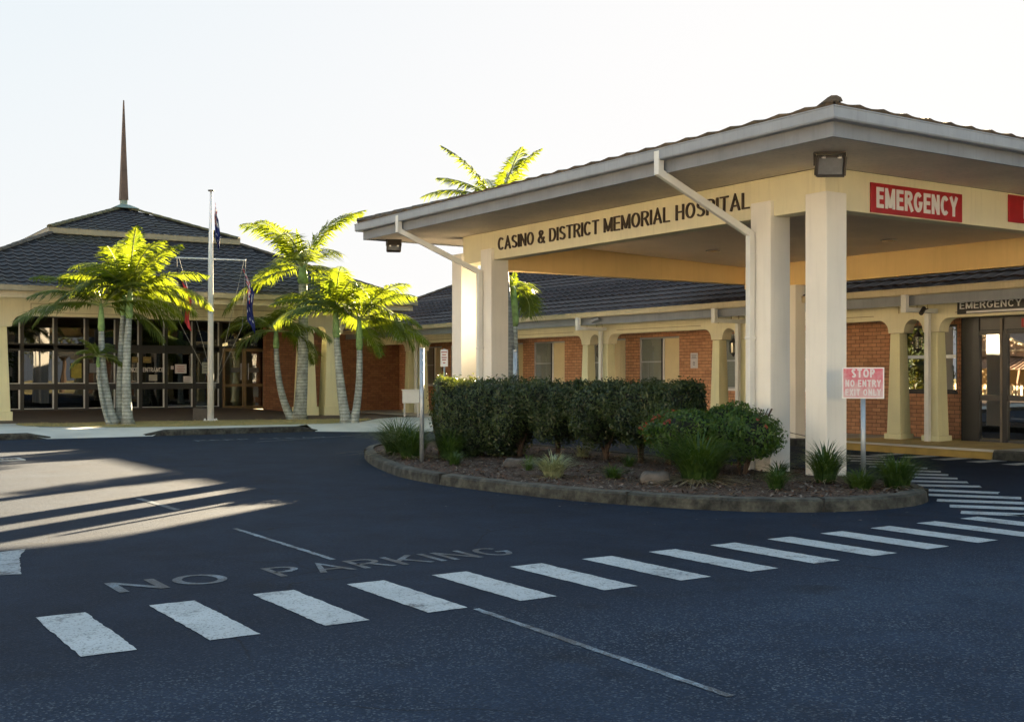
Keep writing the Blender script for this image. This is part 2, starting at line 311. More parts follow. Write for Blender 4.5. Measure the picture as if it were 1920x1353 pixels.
# ------------------------------------------------------------------ mesh helpers
class MB:
    def __init__(s): s.v = []; s.f = []; s.mi = []
    def add(s, vs, fs, mi=0):
        o = len(s.v); s.v += [tuple(v) for v in vs]
        for f in fs: s.f.append(tuple(i+o for i in f)); s.mi.append(mi)
        return s
    def box(s, x0, x1, y0, y1, z0, z1, mi=0):
        v = [(x0, y0, z0), (x1, y0, z0), (x1, y1, z0), (x0, y1, z0), (x0, y0, z1), (x1, y0, z1), (x1, y1, z1), (x0, y1, z1)]
        return s.add(v, [(0, 3, 2, 1), (4, 5, 6, 7), (0, 1, 5, 4), (1, 2, 6, 5), (2, 3, 7, 6), (3, 0, 4, 7)], mi)
    def obox(s, c, ax, ay, az, hx, hy, hz, mi=0):
        c = Vector(c); ax = Vector(ax).normalized()*hx; ay = Vector(ay).normalized()*hy; az = Vector(az).normalized()*hz
        v = [c+i*ax+j*ay+k*az for k in (-1, 1) for i, j in ((-1, -1), (1, -1), (1, 1), (-1, 1))]
        return s.add(v, [(0, 3, 2, 1), (4, 5, 6, 7), (0, 1, 5, 4), (1, 2, 6, 5), (2, 3, 7, 6), (3, 0, 4, 7)], mi)
    def frustum(s, cx, cy, z0, z1, a0, b0, a1, b1, mi=0):
        v = [(cx+i*a0, cy+j*b0, z0) for i, j in ((-1, -1), (1, -1), (1, 1), (-1, 1))] + [(cx+i*a1, cy+j*b1, z1) for i, j in ((-1, -1), (1, -1), (1, 1), (-1, 1))]
        return s.add(v, [(0, 3, 2, 1), (4, 5, 6, 7), (0, 1, 5, 4), (1, 2, 6, 5), (2, 3, 7, 6), (3, 0, 4, 7)], mi)
    def bar(s, a, b, w, h, mi=0, up=(0, 0, 1)):
        a = Vector(a); b = Vector(b); d = b-a; L = d.length; d.normalize(); u = Vector(up)
        if abs(d.dot(u)) > .98: u = Vector((1, 0, 0))
        sx = d.cross(u).normalized(); uu = sx.cross(d).normalized()
        return s.obox((a+b)/2, sx, d, uu, w/2, L/2, h/2, mi)
    def tube(s, pts, rad, n=10, mi=0, cap=True):
        pts = [Vector(p) for p in pts]; k = len(pts)
        if not isinstance(rad, (list, tuple)): rad = [rad]*k
        o = len(s.v); prev = None
        for i, p in enumerate(pts):
            d = (pts[min(i+1, k-1)]-pts[max(i-1, 0)]).normalized()
            u = prev if prev is not None else (Vector((1, 0, 0)) if abs(d.x) < .9 else Vector((0, 1, 0)))
            u = (u-d*u.dot(d)).normalized(); prev = u; v = d.cross(u)
            for j in range(n):
                a = 2*math.pi*j/n; s.v.append(tuple(p+(u*math.cos(a)+v*math.sin(a))*rad[i]))
        for i in range(k-1):
            for j in range(n):
                s.f.append((o+i*n+j, o+i*n+(j+1) % n, o+(i+1)*n+(j+1) % n, o+(i+1)*n+j)); s.mi.append(mi)
        if cap:
            s.f.append(tuple(o+j for j in reversed(range(n)))); s.mi.append(mi)
            s.f.append(tuple(o+(k-1)*n+j for j in range(n))); s.mi.append(mi)
        return s
    def extrude(s, outline, d, mi=0):
        """closed outline (3D points) pushed along vector d"""
        d = Vector(d); a = [Vector(p) for p in outline]; n = len(a)
        vs = a+[p+d for p in a]
        fs = [tuple(reversed(range(n))), tuple(range(n, 2*n))]+[(i, (i+1) % n, n+(i+1) % n, n+i) for i in range(n)]
        return s.add(vs, fs, mi)
    def build(s, name, mats, parent=None, smooth=False, bevel=0, kind=None):
        me = bpy.data.meshes.new(name); me.from_pydata(s.v, [], s.f); me.validate(clean_customdata=False)
        for m in (mats if isinstance(mats, (list, tuple)) else [mats]): me.materials.append(m)
        if len(me.polygons) == len(s.mi) and any(s.mi): me.polygons.foreach_set('material_index', s.mi)
        if smooth: me.polygons.foreach_set('use_smooth', [True]*len(me.polygons))
        me.update(); o = bpy.data.objects.new(name, me); COL.objects.link(o)
        if parent is not None:
            o.parent = parent
            o.matrix_parent_inverse = world_mat(parent).inverted()
        if bevel:
            b = o.modifiers.new("bevel", 'BEVEL'); b.width = bevel; b.segments = 2; b.limit_method = 'ANGLE'; b.angle_limit = R(40)
        if kind: o['kind'] = kind
        return o
def world_mat(o):
    if o.parent is None: return Matrix.Translation(o.location)
    return world_mat(o.parent) @ o.matrix_parent_inverse @ Matrix.Translation(o.location)
def thing(name, loc, label, cat, group=None):
    o = bpy.data.objects.new(name, None); COL.objects.link(o); o.location = loc; o.empty_display_size = .2
    o['label'] = label; o['category'] = cat
    if group: o['group'] = group
    return o
def tag(o, label, cat, group=None):
    o['label'] = label; o['category'] = cat
    if group: o['group'] = group
    return o
def _arc(cx, cy, rx, ry, a0, a1, n=9): return [(cx+rx*math.cos(R(a0+(a1-a0)*i/n)), cy+ry*math.sin(R(a0+(a1-a0)*i/n))) for i in range(n+1)]
def _font(t):
    """grotesque capitals as pen strokes; cap height 1, stroke t; each glyph: (width, strokes)"""
    h = t/2; T = 1-h; W = .56; F = {}
    F['A'] = (.62, [[(h*.7, 0), (.31, T+h*.1), (.62-h*.7, 0)], [(.14, .30), (.48, .30)]])
    F['C'] = (.60, [_arc(.31, .5, .31-h, .5-h, 42, 318, 16)])
    F['D'] = (.60, [[(h, h), (h, T), (.28, T)]+_arc(.28, .5, .32-h, .5-h, 80, -80, 10)+[(.28, h), (h, h)]])
    F['E'] = (.50, [[(.50, T), (h, T), (h, h), (.50, h)], [(h, .52), (.46, .52)]])
    F['G'] = (.62, [_arc(.31, .5, .31-h, .5-h, 42, 330, 17)+[(.62-h, .45), (.36, .45)]])
    F['H'] = (.58, [[(h, 0), (h, 1)], [(.58-h, 0), (.58-h, 1)], [(h, .52), (.58-h, .52)]])
    F['I'] = (t, [[(h, 0), (h, 1)]])
    F['K'] = (.58, [[(h, 0), (h, 1)], [(.56, 1), (h, .38)], [(.24, .58), (.56, 0)]])
    F['L'] = (.46, [[(h, 1), (h, h), (.46, h)]])
    F['M'] = (.70, [[(h, 0), (h, 1)], [(.70-h, 0), (.70-h, 1)], [(h, .95), (.35, .06)], [(.35, .06), (.70-h, .95)]])
    F['N'] = (.58, [[(h, 0), (h, 1)], [(.58-h, 0), (.58-h, 1)], [(h, 1-h*.6), (.58-h, h*.6)]])
    F['O'] = (.64, [_arc(.32, .5, .32-h, .5-h, 90, 450, 22)])
    F['P'] = (.54, [[(h, 0), (h, T), (.30, T)]+_arc(.30, .73, .24-h, .27-h, 85, -85, 9)+[(.30, .46), (h, .46)]])
    F['R'] = (.56, [[(h, 0), (h, T), (.30, T)]+_arc(.30, .74, .25-h, .26-h, 85, -85, 9)+[(.30, .48), (h, .48)], [(.30, .48), (.54, 0)]])
    F['S'] = (.54, [_arc(.27, .74, .25-h, .26-h, 25, 265, 12)+_arc(.27, .26, .27-h, .26-h, 85, -155, 12)])
    F['T'] = (.54, [[(0, T), (.54, T)], [(.27, T), (.27, 0)]])
    F['U'] = (.58, [[(h, 1), (h, .3)]+_arc(.29, .3, .29-h, .3-h, 190, 350, 10)+[(.58-h, .3), (.58-h, 1)]])
    F['X'] = (.58, [[(h*.6, 0), (.58-h*.6, 1)], [(h*.6, 1), (.58-h*.6, 0)]])
    F['Y'] = (.58, [[(h*.6, 1), (.29, .45), (.58-h*.6, 1)], [(.29, .45), (.29, 0)]])
    F['&'] = (.66, [[(.64, 0), (.18, .66)]+_arc(.30, .80, .15, .2-h, 200, -60, 12)+[(.12, .42)]+_arc(.26, .25, .26-h, .25-h, 150, 330, 10)+[(.60, .46)]])
    return F
def text_mb(txt, size, origin, right, up, thick=.01, sx=1.0, width=None, bold=0.0, space=1.0, t=.135):
    """lettering as solid mesh; origin = bottom left, right/up = writing directions, size = em (capital height .72 em)"""
    F = _font(t); H = size*.72; x = 0; glyphs = []
    for ch in txt:
        if ch == ' ': x += .34; continue
        w_, st = F[ch]; glyphs.append((x, st)); x += w_+.13*space
    total = (x-.13*space); k = (width/(total*H)) if width else sx
    r = Vector(right).normalized(); u = Vector(up).normalized(); n = r.cross(u); o = Vector(origin); mb = MB(); h = t/2
    for gx, st in glyphs:
        for si, pl_ in enumerate(st):
            P = [Vector((gx+a, b)) for a, b in pl_]; m = len(P); closed = (P[0]-P[-1]).length < 1e-4
            if closed: P = P[:-1]; m -= 1
            Ls, Rs = [], []
            for i, p in enumerate(P):
                a = P[(i-1) % m] if (closed or i > 0) else None; b = P[(i+1) % m] if (closed or i < m-1) else None
                d0 = (p-a).normalized() if a is not None else (b-p).normalized(); d1 = (b-p).normalized() if b is not None else d0
                nn = Vector((-(d0.y+d1.y), d0.x+d1.x))
                nn = nn.normalized() if nn.length > 1e-6 else Vector((-d0.y, d0.x))
                c_ = max(.42, nn.dot(Vector((-d0.y, d0.x)))); q = nn*(h/c_); Ls.append(p+q); Rs.append(p-q)
            lift = thick/2+si*.0006*(1 if thick else .3)
            def W3(p, z): return o+r*(p.x*H*k)+u*(p.y*H)+n*z
            vs = [W3(p, lift) for p in Ls]+[W3(p, lift) for p in Rs]; rng = range(m if closed else m-1)
            fs = [(i, m+i, m+(i+1) % m, (i+1) % m) for i in rng]
            if thick:
                vs += [W3(p, -thick/2) for p in Ls]+[W3(p, -thick/2) for p in Rs]
                fs += [(i, (i+1) % m, 2*m+(i+1) % m, 2*m+i) for i in rng]+[(m+(i+1) % m, m+i, 3*m+i, 3*m+(i+1) % m) for i in rng]
                if not closed: fs += [(0, 2*m, 3*m, m), (m-1, 2*m-1, 4*m-1, 3*m-1)]
            mb.add(vs, fs)
    return mb
def smooth_loop(pts, k=6, closed=True):
    P = [Vector(p) for p in pts]; n = len(P); out = []
    rng = range(n) if closed else range(n-1)
    for i in rng:
        g = (lambda j: P[j % n]) if closed else (lambda j: P[max(0, min(n-1, j))])
        p0, p1, p2, p3 = g(i-1), g(i), g(i+1), g(i+2)
        for j in range(k):
            t = j/k; out.append(.5*((2*p1)+(p2-p0)*t+(2*p0-5*p1+4*p2-p3)*t*t+(3*p1-p0-3*p2+p3)*t**3))
    if not closed: out.append(P[-1])
    return out
def sheet(name, pts, z, mat, **kw):
    mb = MB(); mb.add([(p[0], p[1], z) for p in pts], [tuple(range(len(pts)))]); return mb.build(name, mat, **kw)
# ------------------------------------------------------------------ tiled roof slope
def tile_slope(mb, o, along, up, L, run, il=0.0, ir=0.0, tw=.30, th=.34, amp=.022, lip=.028, wave=4):
    """o: eave start; along: unit eave direction; up: unit upslope direction; il/ir: inset per metre upslope at each end"""
    o = Vector(o); along = Vector(along).normalized(); up = Vector(up).normalized(); nrm = along.cross(up).normalized()
    if nrm.z < 0: nrm = -nrm
    rows = max(1, int(math.ceil(run/th)))
    for r in range(rows):
        v0 = r*th; v1 = min(run, (r+1)*th)
        for a0, a1 in ((v0, v1),):
            xa0, xa1 = il*a0, L-ir*a0; xb0, xb1 = il*a1, L-ir*a1
            if xa1-xa0 < .02: break
            n = max(2, int((xa1-xa0)/(tw/wave)))
            vs = []; off = .5*tw*(r % 2)*0
            for k, (lo, hi, vv, h) in enumerate(((xa0, xa1, a0-.012, -.006), (xa0, xa1, a0-.012, lip), (xb0, xb1, a1, .0))):
                for i in range(n+1):
                    x = xa0+(xa1-xa0)*i/n
                    x = max(min(lo, hi), min(x, hi)) if k == 2 else x
                    ph = ((x+off)/tw) % 1.0
                    wv = amp*(math.cos(2*math.pi*ph)*.6+(.9 if .0 <= ph < .16 else 0)) if k else 0
                    vs.append(o+along*x+up*vv+nrm*(h+wv*(1 if k else 0)))
            m = n+1; fs = []
            for i in range(n): fs.append((i, i+1, m+i+1, m+i)); fs.append((m+i, m+i+1, 2*m+i+1, 2*m+i))
            mb.add(vs, fs)
def ridge(mb, a, b, r=.11, seg=.38, mi=0):
    a = Vector(a); b = Vector(b); d = b-a; L = d.length; n = max(1, int(L/seg)); d.normalize()
    s = d.cross(Vector((0, 0, 1))).normalized(); u = s.cross(d)
    for i in range(n):
        p = a+d*(L*i/n); q = a+d*(L*(i+1)/n+.03)
        for (t0, r0), (t1, r1) in (((p, r*1.06), (q, r*.92)),):
            vs = []
            for c, rr in ((t0, r0), (t1, r1)):
                for k in range(6):
                    an = math.pi*k/5; vs.append(c+s*math.cos(an)*rr+u*(math.sin(an)*rr*.75-.02))
            fs = [(k, k+1, 7+k, 6+k) for k in range(5)]+[(5, 4, 3, 2, 1, 0), (6, 7, 8, 9, 10, 11)]
            mb.add(vs, fs, mi)
def at(px, depth):
    """helper: ground point for a bearing measured on site (tan of the angle right of the view axis) and a distance"""
    a = (px-960)/2185.5; c_, s_ = math.cos(R(33.2)), math.sin(R(33.2)); return (depth*(c_*a+s_), depth*(-s_*a+c_))
def P3(px, depth, z): x, y = at(px, depth); return (x, y, z)
# ================================================================== GROUND
g = sheet("ground", [(-300, -300), (300, -300), (300, 300), (-300, 300)], -.03, lawn, kind='structure')
# road sheet, subdivided slightly so it can undulate nowhere: flat asphalt
road = sheet("road", [(-40, -22), (18.62, -22), (18.62, 26), (16.6, 29.4), (13, 29.4), (-40, 29.4)], 0, asph, kind='structure')
def stripe(pts, mat=None, name="crossing_stripe", z=.004):
    """painted shape with slightly uneven edges"""
    P = [Vector((*p, 0)) for p in pts]; out = []
    rnd = random.Random(int(abs(pts[0][0])*1000+abs(pts[0][1])*77))
    for i in range(len(P)):
        a, b = P[i], P[(i+1) % len(P)]; k = max(2, int((b-a).length/.05)); nn = Vector((-(b-a).y, (b-a).x, 0)).normalized()
        for j in range(k):
            q = a.lerp(b, j/k)+nn*rnd.uniform(-.006, .006); out.append((q.x, q.y))
    o = sheet(name, out, z, mat or paint); o.parent = road; return o
for n in range(15):
    x = 1.48+.7035*n
    if n == 14: stripe([(x+.02, 6.6), (x+.28, 6.5), (x+.28, 7.4), (x+.02, 7.6)])
    else: stripe([(x, 6.46), (x+.30, 6.46), (x+.30, 7.66), (x, 7.66)])
ARM = [((11.55, 8.46), (12.3, 7.45)), ((11.96, 8.94), (12.72, 7.9)), ((12.38, 9.45), (13.02, 8.52)), ((12.85, 9.91), (13.35, 9.05)),
       ((13.3, 10.40), (13.91, 9.7)), ((13.75, 10.85), (14.32, 10.19)), ((14.2, 11.33), (14.72, 10.65)), ((14.62, 11.80), (15.12, 11.1)),
       ((15.02, 12.3), (15.55, 11.55)), ((15.45, 12.85), (15.95, 12.1)), ((15.85, 13.38), (16.35, 12.65)), ((16.24, 13.92), (16.74, 13.2)), ((16.7, 14.42), (17.14, 13.74)), ((17.2, 14.9), (17.55, 14.2))]
ARM = [((11.12, 8.0), (11.7, 7.2))]+ARM
for L_, R_ in ARM:
    a = Vector(L_); b = Vector(R_); d = (b-a).normalized(); nn = Vector((-d.y, d.x))*.15
    stripe([tuple(a-nn), tuple(b-nn), tuple(b+nn), tuple(a+nn)])
for y in (14.6, 13.9, 13.2, 12.5, 11.8, 11.1, 10.4, 9.7): stripe([(17.72, y-.13), (18.5, y-.13), (18.5, y+.17), (17.72, y+.17)])
stripe([(3.96, 8.75), (4.01, 8.75), (4.01, 11.05), (3.96, 11.05)], paintold, "painted_line")
stripe([(3.815, 4.0), (3.865, 4.0), (3.935, 6.4), (3.885, 6.4)], paintold, "painted_line")
stripe([(3.96, 12.9), (4.04, 12.9), (4.02, 14.4), (3.94, 14.4)], painttxt, "painted_line")
stripe([(-6, 24.2), (4.0, 23.6), (4.0, 23.68), (-6, 24.28)], painttxt, "painted_line")
stripe([(9.6, 25.2), (12.9, 26.6), (12.9, 26.68), (9.6, 25.28)], painttxt, "painted_line")
# arrow head at the left edge: shaft + head pointing along +X
stripe([(.7, 9.62), (1.72, 9.40), (1.86, 10.25), (2.0, 10.75), (1.2, 10.42), (.7, 10.62)], painttxt if False else painted("worn_arrow_paint", (.32, .37, .41), .45), "painted_arrow")
for tx, x0, wd in (("NO", 2.14, .83), ("PARKING", 3.32, 2.12)):
    mb = text_mb(tx, .60, (x0, 8.22, .004), (1, 0, 0), (0, 1, 0), 0, width=wd, space=1.1, t=.115)
    mb.v = [(x, y if tx == "NO" else y-.02*(x-3.3), z) for x, y, z in mb.v]
    mb.build("painted_lettering", painttxt, road)
mb = text_mb("KEEP CLEAR", .5, (8.6, 26.3, .004), (1, -.05, 0), (0, 1, 0), 0, width=3.2, space=1.1)
mb.build("painted_lettering", painttxt, road)
# drain
dr = thing("storm_drain", (3.6, 22.3, 0), "rectangular steel storm drain grate set in the sunlit road near the left edge", "drain grate")
mb = MB(); mb.box(3.1, 4.1, 22.0, 22.06, -.01, .015).box(3.1, 4.1, 22.54, 22.6, -.01, .015).box(3.1, 3.16, 22.06, 22.54, -.01, .015).box(4.04, 4.1, 22.06, 22.54, -.01, .015)
mb.build("frame", galv, dr)
mb = MB()
for i in range(11): mb.box(3.2+i*.078, 3.235+i*.078, 22.06, 22.54, -.01, .012)
mb.build("grate", darkm, dr)
# ------------------------------------------------------------------ island
ISL = [(10.6, 21.1), (9.75, 20.0), (8.83, 17.9), (8.12, 15.6), (7.95, 14.2), (8.02, 12.9), (8.22, 11.6), (8.52, 10.6), (8.92, 9.75), (9.4, 9.15), (10.0, 8.8), (10.7, 8.65), (11.4, 8.75), (12.0, 9.1), (12.6, 9.9), (13.0, 11.2), (13.1, 13), (13.1, 19.5), (12.7, 20.9), (11.6, 21.5)]
loop = smooth_loop([(x, y, 0) for x, y in ISL], 6)
def offset(loop, d):
    out = []; n = len(loop)
    for i, p in enumerate(loop):
        t = (loop[(i+1) % n]-loop[i-1]).normalized(); out.append(p+Vector((t.y, -t.x, 0))*d)
    return out
sgn = 1
area = sum(a.x*b.y-b.x*a.y for a, b in zip(loop, loop[1:]+loop[:1]))
inn = offset(loop, -.17 if area > 0 else .17); inn2 = offset(loop, -.02 if area > 0 else .02); inm = offset(loop, -.05 if area > 0 else .05)
mb = MB(); n = len(loop)
rings = [(loop, -.01), (inn2, .115), (inm, .142), (inn, .15), (inn, .05)]
vs = [(p.x, p.y, z+(.004*math.sin(i*1.7) if z > .1 else 0)) for r_, z in rings for i, p in enumerate(r_)]
fs = [(k*n+i, k*n+(i+1) % n, (k+1)*n+(i+1) % n, (k+1)*n+i) for k in range(4) for i in range(n)]
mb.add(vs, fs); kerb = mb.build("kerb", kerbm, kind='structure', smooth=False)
# kerb joints
jm = simple("kerb_joint", (.02, .02, .018), .9)
mb = MB()
for i in range(8, n, 17):
    p = loop[i]; q = inn[i]; d = (p-q).normalized()
    t = Vector((-d.y, d.x, 0))
    mb.obox((p+q)/2+Vector((0, 0, .074)), d, t, (0, 0, 1), .088, .004, .08)
mb.build("joint", jm, kerb)
# garden bed surface
rnd = random.Random(5)
mb = MB(); c = Vector((10.9, 14.6, 0)); K = 14
vs = [(c.x, c.y, .16)]; fs = []
for k in range(1, K+1):
    for i, p in enumerate(inn):
        q = c.lerp(Vector((p.x, p.y, 0)), k/K)
        z = .125+(.03*mnoise.noise(Vector((q.x*1.5, q.y*1.5, 0)))+.03*(1-(k/K)) if k < K else -.005)
        vs.append((q.x, q.y, z))
for i in range(n): fs.append((0, 1+i, 1+(i+1) % n))
for k in range(K-1):
    for i in range(n): fs.append((1+k*n+i, 1+(k+1)*n+i, 1+(k+1)*n+(i+1) % n, 1+k*n+(i+1) % n))
mb.add(vs, fs); bed = mb.build("garden_bed", mulch, kind='structure')
def inside(x, y, poly):
    r = False; j = len(poly)-1
    for i in range(len(poly)):
        if (poly[i].y > y) != (poly[j].y > y) and x < (poly[j].x-poly[i].x)*(y-poly[i].y)/(poly[j].y-poly[i].y)+poly[i].x: r = not r
        j = i
    return r
mb = MB()
cnt = 0
while cnt < 7000:
    x = rnd.uniform(8, 12.9); y = rnd.uniform(8.7, 19.5)
    if x > 12.2 and y > 13: continue
    if not inside(x, y, inn): continue
    cnt += 1
    a = rnd.uniform(0, 6.28); L = rnd.uniform(.012, .035); W = rnd.uniform(.006, .015); tilt = rnd.uniform(-.5, .5)
    d = Vector((math.cos(a), math.sin(a), tilt)).normalized(); s_ = Vector((-math.sin(a), math.cos(a), rnd.uniform(-.4, .4))).normalized()
    cc = Vector((x, y, .150+rnd.uniform(-.01, .02)))
    mb.add([cc-d*L-s_*W, cc+d*L-s_*W*.6, cc+d*L+s_*W, cc-d*L+s_*W], [(0, 1, 2, 3)], rnd.choice((0, 0, 1, 2)))
o = mb.build("mulch_chips", chips, kind='stuff'); tag(o, "loose bark mulch chips over the kerbed garden bed", "mulch")
# litter on the road
mb = MB()
for i in range(150):
    x = rnd.uniform(6, 15); y = rnd.uniform(6.5, 13) if i % 3 else rnd.uniform(8, 26)
    if inside(x, y, loop): continue
    if i % 2: 
        k_ = rnd.randrange(n); pp = loop[k_]+Vector((rnd.uniform(-.5, .1), rnd.uniform(-.5, .1), 0)); x, y = pp.x, pp.y
        if inside(x, y, loop): continue
    a = rnd.uniform(0, 6.28); L = rnd.uniform(.008, .026); d = Vector((math.cos(a), math.sin(a), 0)); s_ = Vector((-d.y, d.x, .4))
    cc = Vector((x, y, .008)); mb.add([cc-d*L, cc-s_*L*.4+Vector((0, 0, .004)), cc+d*L, cc+s_*L*.4], [(0, 1, 2, 3)], rnd.choice((0, 1, 1)))
tag(mb.build("fallen_leaves", [chips[0], chips[1]], kind='stuff'), "small dry fallen leaves scattered on the asphalt by the island", "leaves")
# ------------------------------------------------------------------ forecourt, paths
def FH(x, y):
    h = .14
    if y > 35:
        k = min(1, (y-35)/6.0); kx = min(1, max(0, (17.2-x)/2.5)); h += .21*k*kx
    return h
mb = MB(); xs = [-30, -12, -4, 2, 4, 6, 8, 10, 12, 14, 14.7, 15.4, 16, 16.6, 17.2, 19.4, 21.4]; ys = [30.45, 31, 33, 35, 36, 37, 38, 39, 40, 41.3]
vs = [(x, y, FH(x, y)) for y in ys for x in xs]; m = len(xs)
mb.add(vs, [(j*m+i, j*m+i+1, (j+1)*m+i+1, (j+1)*m+i) for j in range(len(ys)-1) for i in range(m-1)])
mb.build("forecourt", paving, kind='structure')
pl = [(-30, 29.38), (5.3, 29.38), (5.9, 30.2), (8.35, 30.2), (8.8, 29.38), (12.3, 29.38), (12.9, 30.1), (14.2, 29.7), (15.7, 29.0), (17.5, 27.9), (18.9, 25.9), (18.9, 33.5), (17.6, 33.8), (16.6, 33), (15, 31), (13.9, 30.6), (12.5, 30.6), (8.4, 31.0), (6.4, 32.5), (6.3, 36.2), (5.2, 36.3), (5.2, 32.6), (-30, 32.6)]
mb = MB(); mb.add([(x, y, .148) for x, y in pl], [tuple(range(len(pl)))])
mb.build("concrete_path", conc, kind='structure')
# path edge: full kerb in two runs, dropped elsewhere
def kerb_run(pts, name, mat, w=.16):
    mb = MB(); n = len(pts); prof = [(0, -.01), (.015, .75), (.045, 1), (w, 1), (w, 0)]
    vs = []
    for i, (x, y, z) in enumerate(pts):
        a = Vector(pts[max(0, i-1)][:2]); b = Vector(pts[min(n-1, i+1)][:2]); t = (b-a).normalized(); nn = Vector((-t.y, t.x))
        for q, h in prof: vs.append((x+nn.x*q, y+nn.y*q, z*h if h > 0 else h))
    m = len(prof)
    mb.add(vs, [(i*m+j, (i+1)*m+j, (i+1)*m+j+1, i*m+j+1) for i in range(n-1) for j in range(m-1)])
    return mb.build(name, mat, kind='structure')
kerb_run([(-30, 29.2, .15), (4.9, 29.2, .15), (5.5, 29.2, .15), (6.0, 29.2, .05)], "kerb", kerbm)
kerb_run([(8.2, 29.1, .05), (8.7, 29.1, .15), (11.9, 29.1, .155), (12.3, 29.1, .15), (12.8, 29.1, .05)], "kerb", kerbm)
# sloping aprons of the dropped kerbs
mb = MB()
mb.add([(5.9, 29.1, .004), (8.35, 29.0, .004), (8.35, 30.2, .153), (5.9, 30.2, .153), (5.3, 29.4, .15), (8.8, 29.4, .15)], [(0, 1, 2, 3), (0, 3, 4), (1, 5, 2)])
mb.add([(12.7, 29.0, .005), (13.7, 28.1, .005), (15.0, 27.4, .005), (16.8, 26.4, .005), (18.5, 24.6, .005), (18.9, 25.9, .153), (17.5, 27.9, .153), (15.7, 29.0, .153), (14.2, 29.7, .153), (12.9, 30.1, .153)],
       [(0, 1, 8, 9), (1, 2, 7, 8), (2, 3, 6, 7), (3, 4, 5, 6)])
mb.build("dropped_kerb", conc, kind='structure')
GR = smooth_loop([(6.2, 33.2, 0), (7.6, 31.6, 0), (8.6, 30.9, 0), (12.5, 30.3, 0), (13.9, 30.4, 0), (15.0, 31.2, 0), (16.2, 32.8, 0), (15.2, 33.4, 0), (12.8, 34.0, 0), (9.4, 34.7, 0), (7.6, 34.6, 0), (6.4, 35.2, 0)], 4)
mb = MB(); mb.add([(p.x, p.y, .155) for p in GR], [tuple(range(len(GR)))]); mb.build("lawn_strip", lawn, kind='structure')
mb = MB(); cnt = 0
while cnt < 5000:
    x = rnd.uniform(6.2, 16.2); y = rnd.uniform(30.3, 35)
    if not inside(x, y, GR): continue
    cnt += 1; h = rnd.uniform(.015, .045); a = rnd.uniform(0, 6.28); dx, dy = math.cos(a)*.008, math.sin(a)*.008
    mb.add([(x-dx, y-dy, .15), (x+dx, y+dy, .15), (x+rnd.uniform(-.02, .02), y+rnd.uniform(-.02, .02), .155+h)], [(0, 1, 2)])
tag(mb.build("lawn_grass", lawn, kind='stuff'), "short dry grass of the strip around the palms and flagpole", "grass")
# facade footpath and its kerb
mb = MB(); mb.box(18.78, 21.5, -12, 41.2, -.02, .165); mb.build("footpath", conc, kind='structure')
kerb_run([(18.62, 25.2, .165), (18.62, 17.0, .165)][::-1] and [(18.62, 24.6, .1), (18.62, 24.0, .165), (18.62, 16.9, .165)], "kerb", kerbm)
kerb_run([(18.60, 16.9, .13), (18.60, 12.75, .12)], "painted_kerb", yellkerb, .18)
kerb_run([(18.62, 12.75, .165), (18.62, -12, .165)], "kerb", kerbm)
mb = MB(); mb.add([(18.79, 12.75, .12), (20.5, 12.6, .19), (20.9, 14.9, .2), (20.2, 16.0, .195), (18.79, 17.3, .172), (18.79, 16.6, .13)], [(0, 1, 2, 3, 4, 5)])
mb.v = [(x, y, z+.004 if x > 18.8 else .17) for x, y, z in mb.v]
mb.build("ochre_ramp", ochre, kind='structure')
# painted rounds on the path
for i, (x, y) in enumerate(((7.35, 30.55), (15.9, 29.6))):
    d_ = thing("painted_roundel", (x, y, .15), ("white painted round mark on the dropped kerb in front of the palms", "white painted round mark on the path by the two rightmost front palms")[i], "ground marking", "round marks painted on the path")
    mb = MB(); mb.add([(x+.26*math.cos(a*math.pi/12), y+.26*math.sin(a*math.pi/12), .1545) for a in range(24)], [tuple(range(24))]); mb.build("disc", whitem, d_)
# ================================================================== CANOPY
can = thing("entrance_canopy", (16, 15, 0), "large cream porte cochere canopy with grey gutters and the hospital name in brown letters", "canopy")
def col_box(x0, x1, y0, y1, z1=3.98, z0=.0):
    mb = MB(); mb.box(x0, x1, y0, y1, z0, z1); return mb.build("column", pale, can, bevel=.012)
for y0, y1 in ((10.78, 11.16), (11.81, 12.20), (19.23, 19.63), (20.37, 20.75)): col_box(12.1, 12.5, y0, y1)
col_box(18.68, 18.98, 17.5, 17.85, 3.44)
BZ0, BZ1 = 3.76, 4.32
mb = MB(); mb.box(12.17, 12.43, 10.86, 20.42, BZ0, BZ1); mb.build("beam", cream, can, bevel=.008)
mb = MB(); mb.box(12.432, 19.6, 10.863, 11.12, BZ0, BZ1+.002); mb.build("beam", cream, can, bevel=.008)
mb = MB(); mb.box(12.432, 19.3, 19.25, 19.5, 3.57, 4.3); mb.build("beam", beamin, can, bevel=.008)
mb = MB(); mb.box(18.9, 19.15, 11.12, 19.25, 3.45, 4.3); mb.build("beam", beamin, can, bevel=.008)
mb = MB(); mb.box(12.432, 12.75, 20.18, 20.42, BZ0, BZ1); mb.build("beam", cream, can, bevel=.008)
